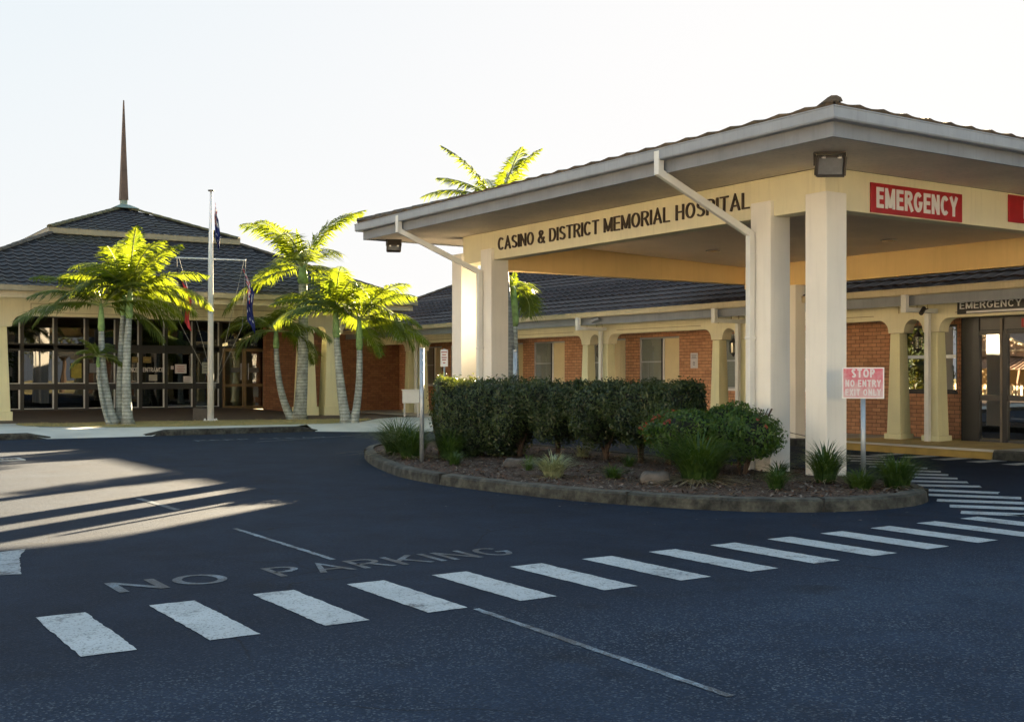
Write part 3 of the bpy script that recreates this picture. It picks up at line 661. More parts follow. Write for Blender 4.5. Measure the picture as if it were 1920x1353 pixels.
# inner ceiling (rakes down to the building side) and outer soffit
mb = MB(); mb.add([(12.44, 11.13, 4.25), (18.9, 11.13, 3.95), (18.9, 19.24, 3.95), (12.44, 19.24, 4.18)], [(0, 1, 2, 3)]); mb.build("ceiling", ceilm, can)
mb = MB()
EX0, EX1, EY0, EY1 = 10.62, 19.9, 9.36, 21.85     # fascia outer lines
mb.box(EX0+.03, 12.168, EY0+.03, EY1-.03, 4.325, 4.345); mb.box(12.169, EX1-.03, EY0+.03, 10.861, 4.325, 4.344); mb.box(12.169, EX1-.03, 19.52, EY1-.03, 4.325, 4.344)
mb.build("soffit", soffm, can)
def ring(x0, x1, y0, y1, t, z0, z1):
    mb = MB(); mb.box(x0, x0+t, y0, y1, z0, z1).box(x0+t, x1-t, y0, y0+t, z0, z1).box(x0+t, x1-t, y1-t, y1, z0, z1).box(x1-t, x1, y0, y1, z0, z1); return mb
ring(EX0, EX1, EY0, EY1, .03, 4.30, 4.50).build("fascia", fascm, can, bevel=.004)
mb = MB()
gx0, gx1, gy0, gy1 = EX0-.13, EX1+.13, EY0-.13, EY1+.13
prof = [(0, 4.455), (-.0, 4.455)]
def gutter_ring(x0, x1, y0, y1, z0, z1, w):
    """open box gutter with rolled front lip"""
    mb = MB()
    for (ax, ay, bx, by) in ((x0, y0, x1, y0), (x1, y0, x1, y1), (x1, y1, x0, y1), (x0, y1, x0, y0)): pass
    sec = [(0.012, z0), (0, z0+.02), (0, z1-.02), (-.008, z1-.012), (-.008, z1), (.012, z1), (.012, z1-.02), (.02, z0+.02), (w, z0+.02), (w, z0)]
    vs = []; k = len(sec)
    for cx, cy, sx, sy in ((x0, y0, 1, 1), (x1, y0, -1, 1), (x1, y1, -1, -1), (x0, y1, 1, -1)):
        for q, z in sec: vs.append((cx+sx*q, cy+sy*q, z))
    mb.add(vs, [(i*k+j, ((i+1) % 4)*k+j, ((i+1) % 4)*k+(j+1) % k, i*k+(j+1) % k) for i in range(4) for j in range(k)])
    return mb
gutter_ring(gx0, gx1, gy0, gy1, 4.475, 4.63, .125).build("gutter", guttm, can)
# roof slopes, low pitch hip
pit = .265; zE = 4.65; halfx = (gx1-gx0)/2-.06
mb = MB(); cs = 1/math.sqrt(1+pit*pit); X0, X1, Y0, Y1 = gx0+.05, gx1-.05, gy0+.05, gy1-.05
hx = (X1-X0)/2; runl = hx/cs
TK = dict(amp=.012, lip=.03, tw=.42)
tile_slope(mb, (X0, Y1, zE), (0, -1, 0), (cs, 0, cs*pit), Y1-Y0, runl, cs, cs, **TK)
tile_slope(mb, (X0, Y0, zE), (1, 0, 0), (0, cs, cs*pit), X1-X0, runl, cs, cs, **TK)
tile_slope(mb, (X1, Y0, zE), (0, 1, 0), (-cs, 0, cs*pit), Y1-Y0, runl, cs, cs)
tile_slope(mb, (X1, Y1, zE), (-1, 0, 0), (0, -cs, cs*pit), X1-X0, runl, cs, cs)
rf = mb.build("roof", tile_c, can)
mb = MB(); xm = (X0+X1)/2; zR = zE+hx*pit
for cx, cy, sy in ((X0, Y0, 1), (X1, Y0, 1), (X0, Y1, -1), (X1, Y1, -1)): ridge(mb, (cx, cy, zE+.05), (xm, cy+sy*hx, zR+.04), .095)
ridge(mb, (xm, Y0+hx, zR+.04), (xm, Y1-hx, zR+.04), .095); mb.build("ridge_cap", ridgem, rf)
# stepped verge tiles over the gutter lip, as seen from below
# name lettering
tm = text_mb("CASINO & DISTRICT MEMORIAL HOSPITAL", .335, (12.155, 19.06, 3.925), (0, -1, 0), (0, 0, 1), .03, width=6.78, space=1.12, t=.098)
tm.build("lettering", brownm, can)
# downpipes
def downpipe(y_out, y_col):
    mb = MB(); w = .1
    mb.box(gx0-.01, gx0+.09, y_out-.05, y_out+.05, 4.27, 4.60)
    mb.bar((gx0+.04, y_out, 4.31), (12.04, y_col, 3.53), .085, .10)
    mb.box(11.985, 12.085, y_col-.045, y_col+.045, .15, 3.56)
    mb.box(11.975, 12.098, y_col-.055, y_col+.055, 2.02, 2.06).box(11.975, 12.098, y_col-.055, y_col+.055, .9, .94)
    mb.build("downpipe", pipem, can, bevel=.008)
downpipe(20.1, 19.56); downpipe(12.38, 12.14)
mb = MB(); mb.tube([(16.3, 17.5, 4.03), (16.3, 17.5, 4.01)], .14, 16); mb.build("downlight", lensm, can)
mb = MB(); mb.tube([(17.6, 14.2, 4.0), (17.6, 14.2, 3.985)], .14, 16); mb.build("downlight", lensm, can)
# EMERGENCY signs on the short side
def panel_sign(name, label, x0, x1, y, z0, z1, txt, face, ink, tsize, twidth, tx0, tz0, bold=.004):
    t = thing(name, ((x0+x1)/2, y, z0), label, "sign")
    mb = MB(); mb.box(x0, x1, y-.02, y, z0, z1); mb.build("panel", face, t, bevel=.003)
    if txt:
        text_mb(txt, tsize, (tx0, y-.024, tz0), (1, 0, 0), (0, 0, 1), .008, width=twidth, t=.19, space=.8).build("lettering", ink, t)
    return t
panel_sign("emergency_sign", "red EMERGENCY sign in white capitals on the canopy beam", 13.06, 15.09, 10.855, 3.775, 4.19, "EMERGENCY", redm, whitem, .40, 1.80, 13.17, 3.845)
panel_sign("emergency_sign", "second red sign cut off by the right edge of the canopy beam", 16.24, 18.4, 10.855, 3.87, 4.29, "EMERGENCY", redm, whitem, .40, 1.7, 16.62, 3.94)
# flood lights under the soffit
def floodlight(loc, d, label, sc=1.0):
    t = thing("floodlight", loc, label, "floodlight", "floodlights under the canopy eaves"); loc = Vector(loc)
    d = Vector(d).normalized(); s_ = d.cross(Vector((0, 0, 1))).normalized(); u = s_.cross(d)
    c = loc+Vector((0, 0, -.17*sc))
    mb = MB(); mb.obox(c-d*.03, s_, d, u, .17*sc, .06*sc, .12*sc)
    mb.obox(c+d*.05*sc+u*.125*sc, s_, d, u, .17*sc, .05*sc, .012); mb.obox(c+d*.05*sc-u*.125*sc, s_, d, u, .17*sc, .05*sc, .012)
    mb.obox(c+d*.05*sc+s_*.175*sc, s_, d, u, .012, .05*sc, .12*sc); mb.obox(c+d*.05*sc-s_*.175*sc, s_, d, u, .012, .05*sc, .12*sc)
    for k in (-2, -1, 0, 1, 2): mb.obox(c-d*.11*sc+s_*.06*k*sc, s_, d, u, .006, .03*sc, .09*sc)
    mb.build("housing", darkm, t, bevel=.004)
    mb = MB(); mb.obox(c+d*.045*sc, s_, d, u, .155*sc, .008, .105*sc); mb.build("lens", lensm, t)
    mb = MB()
    for k in (-.19, .19): mb.bar(c+s_*k*sc, (c+s_*k*sc).xy.to_3d()+Vector((0, 0, loc.z)), .03, .012)
    mb.obox((loc.x, loc.y, loc.z-.01), s_, d.xy.to_3d(), (0, 0, 1), .2*sc, .03, .01); mb.build("bracket", darkm, t)
    for k in (-.1, .1):
        mb = MB(); mb.obox(c+d*.07*sc+u*.115*sc+s_*k*sc, s_, d, u, .02, .03, .018); mb.build("clip", whitem, t)
floodlight((11.45, 10.15, 4.325), (-.55, -.80, -.25), "dark floodlight under the soffit at the near corner of the canopy")
floodlight((11.2, 21.6, 4.325), (-.35, -.75, -1.1), "floodlight tilted down under the far left corner of the canopy eaves", .8)
# ================================================================== HOSPITAL WING (facade X=19.85, wall X=21.3)
wing = thing("hospital_wing", (23, 16, 0), "long single storey red brick hospital wing with arched cream colonnade and dark tiled roof", "building")
PAIRS = [15.44+5.36*k for k in (-4, -3, -2, -1, 0, 1, 2, 3, 4)]
YA, YB = PAIRS[0]-2, 41.9
def arc(cy, cz, r, a0, a1, k=8): return [(cy+r*math.cos(R(a0+(a1-a0)*i/k)), cz+r*math.sin(R(a0+(a1-a0)*i/k))) for i in range(k+1)]
# arched beam outline in (Y,Z)
top = 3.06; pts = []
pts.append((YA, 2.65))
for yc in PAIRS:
    pts += [(yc-.56-.30, 2.65)]+arc(yc-.86, 2.41, .24, 90, 0, 6)[1:]     # haunch down to the capital
    pts += [(yc-.62, 2.38), (yc-.235, 2.38)]
    pts += [(yc-.235, 2.42)]+arc(yc, 2.43, .225, 180, 0, 10)+[(yc+.235, 2.42)]
    pts += [(yc+.235, 2.38), (yc+.62, 2.38)]
    pts += arc(yc+.86, 2.41, .24, 180, 90, 6)
pts += [(YB-.75, 2.65), (YB-.62, 2.40), (YB, 2.40), (YB, top), (YA, top)]
mb = MB(); mb.extrude([(19.9, y, z) for y, z in pts], (.30, 0, 0)); mb.build("arched_beam", cream, wing)
# raised panel line on the beam
mb = MB()
for a, b in zip(PAIRS[:-1], PAIRS[1:]):
    mb.box(19.885, 19.905, a+1.0, b-1.0, 2.74, 2.755); 
    for y in (a+.35, a-.35, a-.1): mb.box(19.885, 19.905, y-.006, y+.006, 2.78, 2.95)
mb.build("beam_moulding", simple("shadow_groove_paint", (.40, .33, .19), .8), wing)
def fcol(y):
    mb = MB(); mb.frustum(20.03, y, .30, 2.37, .17, .17, .125, .115); mb.box(19.82, 20.24, y-.21, y+.21, .14, .30)
    return mb.build("column", cream_col, wing, bevel=.01)
for yc in PAIRS:
    fcol(yc-.46); fcol(yc+.46)
# wall with openings: pattern per bay
XW = 21.3
ops = []      # (y0,y1,z0,z1,kind)
for k in range(-3, 6):
    a = 18.83+5.36*(k)
    ops.append((a, a+1.72, 1.16, 2.58, 'A')); ops.append((a+2.34, a+3.95, 1.16, 2.58, 'B'))
ops = [o_ for o_ in ops if not (o_[1] > 8.5 and o_[0] < 16.9) and o_[1] < 39.6]
ops.append((15.42, 17.05, 1.16, 2.58, 'N'))
DOOR = (9.9, 15.33)
ops.append((DOOR[0], DOOR[1], .17, 2.72, 'D'))
ops.sort()
mb = MB(); y = -12.0; wz0, wz1 = .1, 3.1; xw2 = XW+.25
for (a, b, z0, z1, kd) in ops:
    if a > y: mb.box(XW, xw2, y, a, wz0, wz1)
    if z0 > .2: mb.box(XW, xw2, a, b, wz0, z0)
    mb.box(XW, xw2, a, b, z1, wz1); y = b
mb.box(XW, xw2, y, 41.2, wz0, wz1)
mb.build("wall", brick_y, wing)
mb = MB(); mb.box(27.5, 27.7, -12, 41.2, 0, 3.1); mb.box(21.56, 27.49, -12, -11.8, 0, 3.1); mb.build("wall", brick_y, wing)
for (a, b, z0, z1, kd) in ops:
    if kd == 'D': continue
    fr = MB(); t = .045
    fr.box(XW+.03, XW+.09, a, b, z0, z0+t).box(XW+.03, XW+.09, a, b, z1-t, z1).box(XW+.03, XW+.09, a, a+t, z0+t, z1-t).box(XW+.03, XW+.09, b-t, b, z0+t, z1-t)
    win = fr.build("window", blackf if kd == 'N' else alu, wing)
    sl = MB(); sl.box(XW-.03, XW+.1, a-.02, b+.02, z0-.05, z0-.002); sl.build("sill", blackf if kd == 'N' else whitem, win)
    # panel part and glass part
    if kd in 'AB': pw = .66 if kd == 'A' else .56; g0 = a+pw+.12
    else: g0 = a+t
    if kd != 'N':
        pb = MB()
        nrib = 1 if kd == 'A' else 6
        for i in range(nrib): pb.box(XW+.05-(.006 if i % 2 else 0), XW+.07, a+t+(pw-t)*i/nrib, a+t+(pw-t)*(i+1)/nrib-.004, z0+t+.002, z1-t-.002)
        pb.build("blind", blindc, win)
        mm = MB(); mm.box(XW+.02, XW+.1, a+pw+.004, a+pw+.05, z0+t, z1-t); mm.build("mullion", whitem, win)
        mm = MB(); mm.box(XW+.025, XW+.1, a+pw+.052, a+pw+.12, z0+t, z1-t); mm.build("mullion", blackf, win)
    gl = MB(); gl.add([(XW+.055, b-t, z0+t), (XW+.055, g0, z0+t), (XW+.055, g0, z1-t), (XW+.055, b-t, z1-t)], [(0, 1, 2, 3)]); gl.build("pane", glass_win if kd != 'N' else glass_door, win)
    rl = MB(); rl.box(XW+.035, XW+.085, g0, b-t, 1.87, 1.91 if kd != 'N' else 1.94); rl.build("rail", alu, win)
    bl = MB(); bl.box(XW+.068, XW+.078, g0, b-t, z0+t, z1-t); bl.build("blind", blindg if kd != 'N' else interior, win)
# emergency entrance: glazed vestibule standing forward of the brick wall
XD = 20.4; y0, y1 = 9.5, 14.67; DT = 2.635; DH = 2.38
mb = MB(); f0, f1 = XD, XD+.12
mb.box(f0, f1, y1-.40, y1, .15, DT)
for yy in (13.73, 12.45, 11.15): mb.box(f0, f1, yy-.072, yy+.072, .15, DH)
mb.box(f0, f1, y0, y0+.15, .15, DT); mb.box(f0+.02, f1-.025, y0+.15, y1-.40, DH, DH+.03)
dfr = mb.build("door_frame", blackf, wing)
mb = MB(); mb.box(f1+.002, XW-.004, y1-.06, y1, .15, DT); mb.build("side_panel", blackf, dfr)
mb = MB(); mb.box(f0+.002, XW-.004, y0, y1, DT+.002, DT+.06); mb.build("head_panel", blackf, dfr)
mb = MB(); mb.box(f0+.01, f1-.02, y0+.15, y1-.40, 2.31, 2.378); mb.build("door_head", simple("grey_door_rail", (.06, .055, .05), .4), dfr)
mb = MB(); mb.box(f0+.03, f1-.03, y0+.15, y1-.40, DH+.032, DT-.002)
mb.build("transom_panel", simple("grey_transom_panel", (.085, .08, .075), .35), dfr)
mb = MB(); mb.box(f0-.012, f0-.001, 13.75, 13.80, .17, DT-.02); mb.build("edge_trim", simple("brown_edge_trim", (.15, .12, .09), .4), dfr)
for a, b in ((13.802, 14.27), (12.522, 13.658), (11.222, 12.378), (9.65, 11.078)):
    mb = MB(); mb.add([(f0+.05, b, .15), (f0+.05, a, .15), (f0+.05, a, 2.31), (f0+.05, b, 2.31)], [(0, 1, 2, 3)]); mb.build("pane", glass_door, dfr)
    for z0, z1 in ((1.01, 1.115), (.15, .24)):
        mb = MB(); mb.box(f0+.03, f0+.08, a, b, z0, z1); mb.build("door_rail", MATS.get("grey_door_rail_paint") or simple("grey_door_rail_paint", (.07, .065, .062), .4), dfr)
mb = MB(); mb.box(xw2, xw2+4.5, 8.5, 17.2, .16, .17).box(xw2, xw2+4.5, 8.5, 17.2, 2.9, 2.95).box(xw2+4.5, xw2+4.6, 8.5, 17.2, .16, 2.9).box(xw2, xw2+4.5, 8.4, 8.5, .16, 2.9).box(xw2, xw2+4.5, 17.2, 17.3, .16, 2.9)
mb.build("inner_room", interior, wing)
# link wall (faces the camera) between wing and entrance hall
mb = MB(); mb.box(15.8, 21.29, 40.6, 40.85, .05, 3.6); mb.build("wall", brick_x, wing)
# verandah soffit, fascia, gutter
mb = MB(); mb.add([(19.03, YA, 2.93), (19.9, YA, 3.0), (19.9, YB, 3.0), (19.03, YB, 2.93)], [(0, 1, 2, 3)]); mb.add([(20.2, YA, 3.0), (21.3, YA, 3.0), (21.3, YB, 3.0), (20.2, YB, 3.0)], [(0, 1, 2, 3)]); mb.build("soffit", soffm, wing)
mb = MB(); mb.box(19.0, 19.03, YA, YB, 2.87, 3.09); mb.build("fascia", fascm, wing)
mb = MB()
sec = [(0, 3.06), (-.115, 3.06), (-.13, 3.08), (-.13, 3.17), (-.14, 3.185), (-.14, 3.20), (-.118, 3.20), (-.118, 3.09), (0, 3.075)]
mb.extrude([(18.998+q, YA, z) for q, z in sec], (0, YB-YA, 0)); mb.build("gutter", gutcr, wing)
# roof
pr = .47; cs = 1/math.sqrt(1+pr*pr); hxx = 4.3
mb = MB(); X0 = 18.93; zE2 = 3.17; Y1r = 42.4; Y0r = YA
tile_slope(mb, (X0, Y1r, zE2), (0, -1, 0), (cs, 0, cs*pr), Y1r-Y0r, hxx/cs, cs, 0, tw=.30, th=.32)
tile_slope(mb, (X0+2*hxx, Y0r, zE2), (0, 1, 0), (-cs, 0, cs*pr), Y1r-Y0r, hxx/cs, 0, cs, tw=.6, th=.64, wave=2)
tile_slope(mb, (X0+2*hxx, Y1r, zE2), (-1, 0, 0), (0, -cs, cs*pr), 2*hxx, hxx/cs, cs, cs)
rf = mb.build("roof", tile_b, wing)
zR2 = zE2+hxx*pr
mb = MB(); ridge(mb, (X0+hxx, Y0r, zR2+.04), (X0+hxx, Y1r-hxx, zR2+.04)); ridge(mb, (X0+.02, Y1r, zE2+.05), (X0+hxx, Y1r-hxx, zR2+.04)); ridge(mb, (X0+2*hxx, Y1r, zE2+.05), (X0+hxx, Y1r-hxx, zR2+.04))
mb.build("ridge_cap", ridgem, rf)
mb = MB(); mb.box(22.5, 24.1, 22.6, 25.9, 4.3, 5.85); mb.box(22.4, 24.2, 22.5, 26.0, 5.852, 5.92)  # unseen louvred block, added to cast shade on the sunlit road patch
for k in range(10): mb.obox((22.48, 24.25, 4.7+k*.11), (0, 1, 0), (1, 0, -.6), (.6, 0, 1), 1.6, .05, .006)
mb.build("roof_shadow_block", gutcr, wing)
# downpipes of the colonnade
for yc in PAIRS[2:]:
    mb = MB(); yo = yc-.62
    mb.box(18.80, 18.90, yo-.06, yo+.06, 2.73, 3.07); mb.box(18.90, 19.76, yo-.045, yo+.045, 2.74, 2.83)
    mb.box(19.72, 19.81, yc-.50, yc-.40, .18, 2.735); mb.box(19.72, 19.81, yo-.045, yc-.40, 2.74, 2.835)
    mb.build("downpipe", pipem, wing, bevel=.006)
# black sign on the beam over the emergency doors
t = thing("department_sign", (19.87, 13.3, 2.72), "black EMERGENCY DEPARTMENT sign on the colonnade beam above the glass doors", "sign")
mb = MB(); mb.box(19.84, 19.878, 11.2, 14.36, 2.70, 2.99); mb.build("panel", signblack, t)
text_mb("EMERGENCY DEPARTMENT", .185, (19.834, 14.30, 2.80), (0, -1, 0), (0, 0, 1), .006, width=2.9, bold=.001).build("lettering", whitem, t)
mb = MB(); mb.box(19.832, 19.839, 11.6, 14.15, 2.715, 2.755); mb.build("white_strip", whitem, t)
t = thing("door_sign", (20.4, 12.5, 2.5), "small red EMERGENCY plate on the transom over the glass doors, at the right edge", "sign")
mb = MB(); mb.box(XD-.006, XD+.028, 11.6, 13.34, 2.43, 2.60); mb.build("panel", redm, t)
text_mb("EMERGENCY", .15, (XD-.012, 13.28, 2.46), (0, -1, 0), (0, 0, 1), .006, width=1.5, bold=.002).build("lettering", whitem, t)
# lanterns
def lantern(yc, label):
    t = thing("lantern", (20.05, yc, 2.36), label, "lantern", "lanterns hung in the small arches of the colonnade"); x = 20.05; y = yc; z = 2.30
    mb = MB(); mb.tube([(x, y, 2.655), (x, y, 2.42)], .012, 6); mb.tube([(x, y, 2.64), (x, y, 2.655)], .05, 10); mb.build("stem", darkm, t)
    mb = MB(); mb.tube([(x, y, 2.42), (x, y, 2.36), (x, y, 2.30), (x, y, 2.29)], [.015, .05, .10, .10], 8); mb.tube([(x, y, 2.06), (x, y, 2.04), (x, y, 2.0), (x, y, 1.96)], [.085, .07, .03, .008], 8)
    for k in range(8):
        a = 2*math.pi*k/8; mb.tube([(x+.095*math.cos(a), y+.095*math.sin(a), 2.29), (x+.085*math.cos(a), y+.085*math.sin(a), 2.06)], .006, 4)
    mb.build("cage", darkm, t)
    mb = MB(); mb.tube([(x, y, 2.29), (x, y, 2.06)], [.085, .075], 8); mb.build("shade", glass_lamp, t)
    mb = MB(); mb.tube([(x, y, 2.06), (x, y, 2.2)], .02, 6); mb.build("candle_lamp", whitem, t)
lantern(PAIRS[4], "dark octagonal lantern in the small arch beside the emergency doors")
lantern(PAIRS[5], "dark lantern in the small arch left of the near canopy columns")
lantern(PAIRS[6], "dark lantern in the small arch above the middle of the clipped hedge")
def cctv(loc, d, label):
    t = thing("security_camera", loc, label, "security camera"); loc = Vector(loc); d = Vector(d).normalized()
    mb = MB(); mb.tube([loc-d*.10, loc-d*.09, loc+d*.12, loc+d*.13], [.03, .045, .045, .04], 10); mb.build("housing", darkm if d.y < 0 else simple("grey_camera_body", (.2, .21, .23), .4), t)
    mb = MB(); mb.bar(loc+Vector((.0, 0, .0)), loc+Vector((.12, -.03, .04)), .02, .02); mb.build("bracket", darkm, t)
cctv((18.86, 24.75, 2.98), (-.5, .75, -.35), "small grey security camera on the fascia beside a gutter outlet")
cctv((19.3, 14.75, 2.78), (-.8, -.3, -.5), "dark security camera under the eaves near the emergency sign")
t = thing("wall_notice", (XW, 23.6, 1.71), "white printed notice on the brick wall between the window and lantern", "notice")
mb = MB(); mb.box(XW-.012, XW-.002, 23.44, 23.72, 1.70, 2.11); mb.build("sheet", paper, t)
mb = MB()
for z, w_ in ((2.04, .2), (2.0, .16), (1.96, .2), (1.85, .08), (1.82, .1), (1.78, .07)): mb.box(XW-.016, XW-.013, 23.58-w_/2, 23.58+w_/2, z, z+.018)
mb.build("print", paperp, t)
# ================================================================== ENTRANCE HALL (facade Y=36.5, glazing Y=41)
hall = thing("entrance_hall", (11.3, 42.6, 0), "entrance building with two tier charcoal tiled roof, cream columns and dark glazed front", "building")
YF = 36.5; GY = 41.0
LP, RP = 5.62, 16.18    # centres of column pairs
top = 3.80; pts = [(-1.0, 3.27)]
for xc in (LP, RP):
    pts += [(xc-.82-.30, 3.27)]+[(xc-1.12+.30*math.sin(R(a)), 2.97+.30*math.cos(R(a))) for a in (15, 30, 45, 60, 75, 90)]
    pts += [(xc-.80, 2.94), (xc-.2, 2.94)]+arc(xc, 2.97, .19, 180, 0, 8)+[(xc+.2, 2.94), (xc+.80, 2.94)]
    pts += [(xc+1.12-.30*math.sin(R(a)), 2.97+.30*math.cos(R(a))) for a in (90, 75, 60, 45, 30, 15, 0)]
pts += [(18.6, 3.27), (18.6, top), (-1.0, top)]
mb = MB(); mb.extrude([(x, YF+.06, z) for x, z in pts], (0, .40, 0)); mb.build("arched_beam", cream, hall)
mb = MB(); gm = MATS["shadow_groove_paint"]
mb.box(6.95, 14.9, YF+.04, YF+.058, 3.36, 3.375).box(6.95, 6.965, YF+.04, YF+.058, 3.375, 3.62).box(14.885, 14.9, YF+.04, YF+.058, 3.375, 3.62).box(6.95, 14.9, YF+.04, YF+.058, 3.62, 3.635).box(6.05, 6.065, YF+.04, YF+.058, 3.36, 3.62)
mb.build("beam_moulding", gm, hall)
text_mb("CASINO & DISTRICT MEMORIAL HOSPITAL", .26, (7.55, YF+.052, 3.40), (1, 0, 0), (0, 0, 1), .02, width=7.0).build("lettering", cream, hall)
for xc in (LP, RP):
    for s_ in (-1, 1):
        cx = xc+s_*.46
        mb = MB(); mb.frustum(cx, YF+.28, .45, 2.93, .31, .28, .22, .2); mb.box(cx-.36, cx+.36, YF-.04, YF+.6, .1, .45); mb.build("column", cream_col, hall, bevel=.015)
# right return of the hall front and the soffit
mb = MB(); mb.box(3.7, 18.9, 35.1, 50.1, 3.80, 3.83); mb.build("soffit", soffm, hall)
ring(3.68, 18.92, 35.08, 50.12, .03, 3.70, 3.90).build("fascia", gutcr, hall)
gutol = simple("olive_gutter_paint", (.30, .27, .18), .45, .12, 2.5, dirt=.4)
gutter_ring(3.55, 19.05, 34.95, 50.25, 3.88, 4.05, .125).build("gutter", gutol, hall)
mb = MB(); p1 = .45; cs = 1/math.sqrt(1+p1*p1); X0, X1, Y0, Y1 = 3.6, 19.0, 35.0, 50.2; zE = 4.02; ru = 4.6/cs
for o_, al, up in (((X0, Y0, zE), (1, 0, 0), (0, cs, cs*p1)), ((X1, Y1, zE), (-1, 0, 0), (0, -cs, cs*p1)), ((X0, Y1, zE), (0, -1, 0), (cs, 0, cs*p1)), ((X1, Y0, zE), (0, 1, 0), (-cs, 0, cs*p1))):
    L = (X1-X0) if al[0] else (Y1-Y0); tile_slope(mb, o_, al, up, L, ru, cs, cs, tw=.30, th=.33)
rf = mb.build("roof", tile_a, hall)
mb = MB(); zT = zE+4.6*p1
for a, b in (((X0, Y0), (X0+4.6, Y0+4.6)), ((X1, Y0), (X1-4.6, Y0+4.6)), ((X0, Y1), (X0+4.6, Y1-4.6)), ((X1, Y1), (X1-4.6, Y1-4.6))): ridge(mb, (*a, zE+.05), (*b, zT+.05))
mb.build("ridge_cap", ridgem, rf)
# upper tier
ux0, ux1, uy0, uy1 = 8.05, 14.42, 39.45, 45.75
mb = MB(); mb.box(ux0+.2, ux1-.2, uy0+.2, uy1-.2, zT-.2, 6.12); mb.build("tier_wall", gutcr, hall)
gutter_ring(ux0, ux1, uy0, uy1, 6.08, 6.27, .16).build("gutter", gutol, hall)
mb = MB(); p2 = .40; cs = 1/math.sqrt(1+p2*p2); zE = 6.25; hw = (ux1-ux0)/2-.03
for o_, al, up in (((ux0+.03, uy0+.03, zE), (1, 0, 0), (0, cs, cs*p2)), ((ux1-.03, uy1-.03, zE), (-1, 0, 0), (0, -cs, cs*p2)), ((ux0+.03, uy1-.03, zE), (0, -1, 0), (cs, 0, cs*p2)), ((ux1-.03, uy0+.03, zE), (0, 1, 0), (-cs, 0, cs*p2))):
    tile_slope(mb, o_, al, up, 2*hw, hw/cs, cs, cs, tw=.30, th=.33)
rf = mb.build("roof", tile_a, hall)
ax, ay = (ux0+ux1)/2, (uy0+uy1)/2; az_ = zE+hw*p2
mb = MB()
for a in ((ux0+.03, uy0+.03), (ux1-.03, uy0+.03), (ux0+.03, uy1-.03), (ux1-.03, uy1-.03)): ridge(mb, (*a, zE+.05), (ax, ay, az_+.04))
mb.build("ridge_cap", simple("mossy_ridge_tile", (.10, .095, .05), .9, .3, 5), rf)
mb = MB(); mb.frustum(ax, ay, az_-.05, az_+.10, .45, .45, .16, .16); mb.frustum(ax, ay, az_+.08, az_+.26, .105, .105, .105, .105); fl = mb.build("spire_base", verdi, hall)
mb = MB(); mb.frustum(ax, ay, az_+.27, az_+3.85, .135, .135, .018, .018); mb.build("spire", spirem, hall)
# interior + side walls
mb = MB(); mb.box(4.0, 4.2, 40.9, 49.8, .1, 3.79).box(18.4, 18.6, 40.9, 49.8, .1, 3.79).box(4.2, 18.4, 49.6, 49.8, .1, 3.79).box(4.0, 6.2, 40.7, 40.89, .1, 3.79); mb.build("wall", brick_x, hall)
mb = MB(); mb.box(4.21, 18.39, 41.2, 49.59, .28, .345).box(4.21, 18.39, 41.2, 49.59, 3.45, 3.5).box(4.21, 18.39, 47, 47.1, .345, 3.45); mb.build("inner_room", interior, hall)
# glazed front: mullions at measured centres
gl0, gl1 = 6.2, 15.8
zb, zr0, zr1, zt0, zt1, ztop = .34, 1.03, 1.23, 2.28, 2.56, 3.42
def frame_mb(): return MB()
mul = [6.6, 7.52, 8.58, 9.58, 10.58, 11.38, 12.27, 13.27, 14.24, 15.98]
mb = MB()
for x in mul: mb.box(x-.06, x+.06, GY-.04, GY+.08, FH(x, GY)-.02, ztop)
mb.box(6.2, 17.2, GY-.03, GY+.07, ztop, 3.8)
for a, b in zip(mul[:-1], mul[1:]):
    x0, x1 = a+.06, b-.06
    if a == 14.24: mb.box(x0, x1, GY-.03, GY+.07, 2.50, 2.54); continue
    mb.box(x0, x1, GY-.03, GY+.07, zb-.02, zb+.05)
    mb.box(x0, x1, GY-.03, GY+.07, zr0, zr1)
    if 10.5 < a < 13: mb.box(x0, x1, GY-.03, GY+.07, zt0, zt1)
    else: mb.box(x0, x1, GY-.03, GY+.07, 2.33, 2.38); mb.box(x0, x1, GY-.03, GY+.07, 2.52, 2.57)
mb.box(16.04, 17.2, GY-.03, GY+.07, zr0, zr1); mb.box(16.04, 17.2, GY-.03, GY+.07, 2.33, 2.4); mb.box(17.1, 17.3, GY-.04, GY+.08, .1, ztop)
wf = mb.build("window_frame", blackf, hall)
mb = MB()     # bright aluminium beads left of each mullion and on the rails
for x in mul[:-1]:
    for z0, z1 in ((zb+.05, zr0), (zr1, 2.28 if 10.5 < x < 13.5 else 2.33), (2.57, ztop)): mb.box(x-.105, x-.062, GY-.045, GY-.0, z0, z1)
for a, b in zip(mul[:-2], mul[1:-1]):
    for z in (zb+.052, zr1+.002): mb.box(a+.065, b-.108, GY-.045, GY-.03, z, z+.022)
mb.build("bead", alu, wf)
for a, b in zip(mul[:-1], mul[1:]):
    for z0, z1 in ((.36, zr0), (zr1, 2.30), (2.56, ztop)):
        mb = MB(); mb.box(a+.06, b-.06, GY+.01, GY+.016, z0, z1); mb.build("pane", glass_dark, wf)
mb = MB(); mb.box(16.04, 17.1, GY+.01, GY+.016, .2, ztop); mb.build("pane", glass_dark, wf)
# vertical blinds behind the second bay
mb = MB()
for i in range(9):
    x = 7.62+i*.105; mb.obox((x, GY+.35, 1.4), (1, .7, 0), (-.7, 1, 0), (0, 0, 1), .035, .003, 1.0)
mb.build("blind_slats", simple("dusty_blind_slat", (.16, .13, .12), .7), hall)
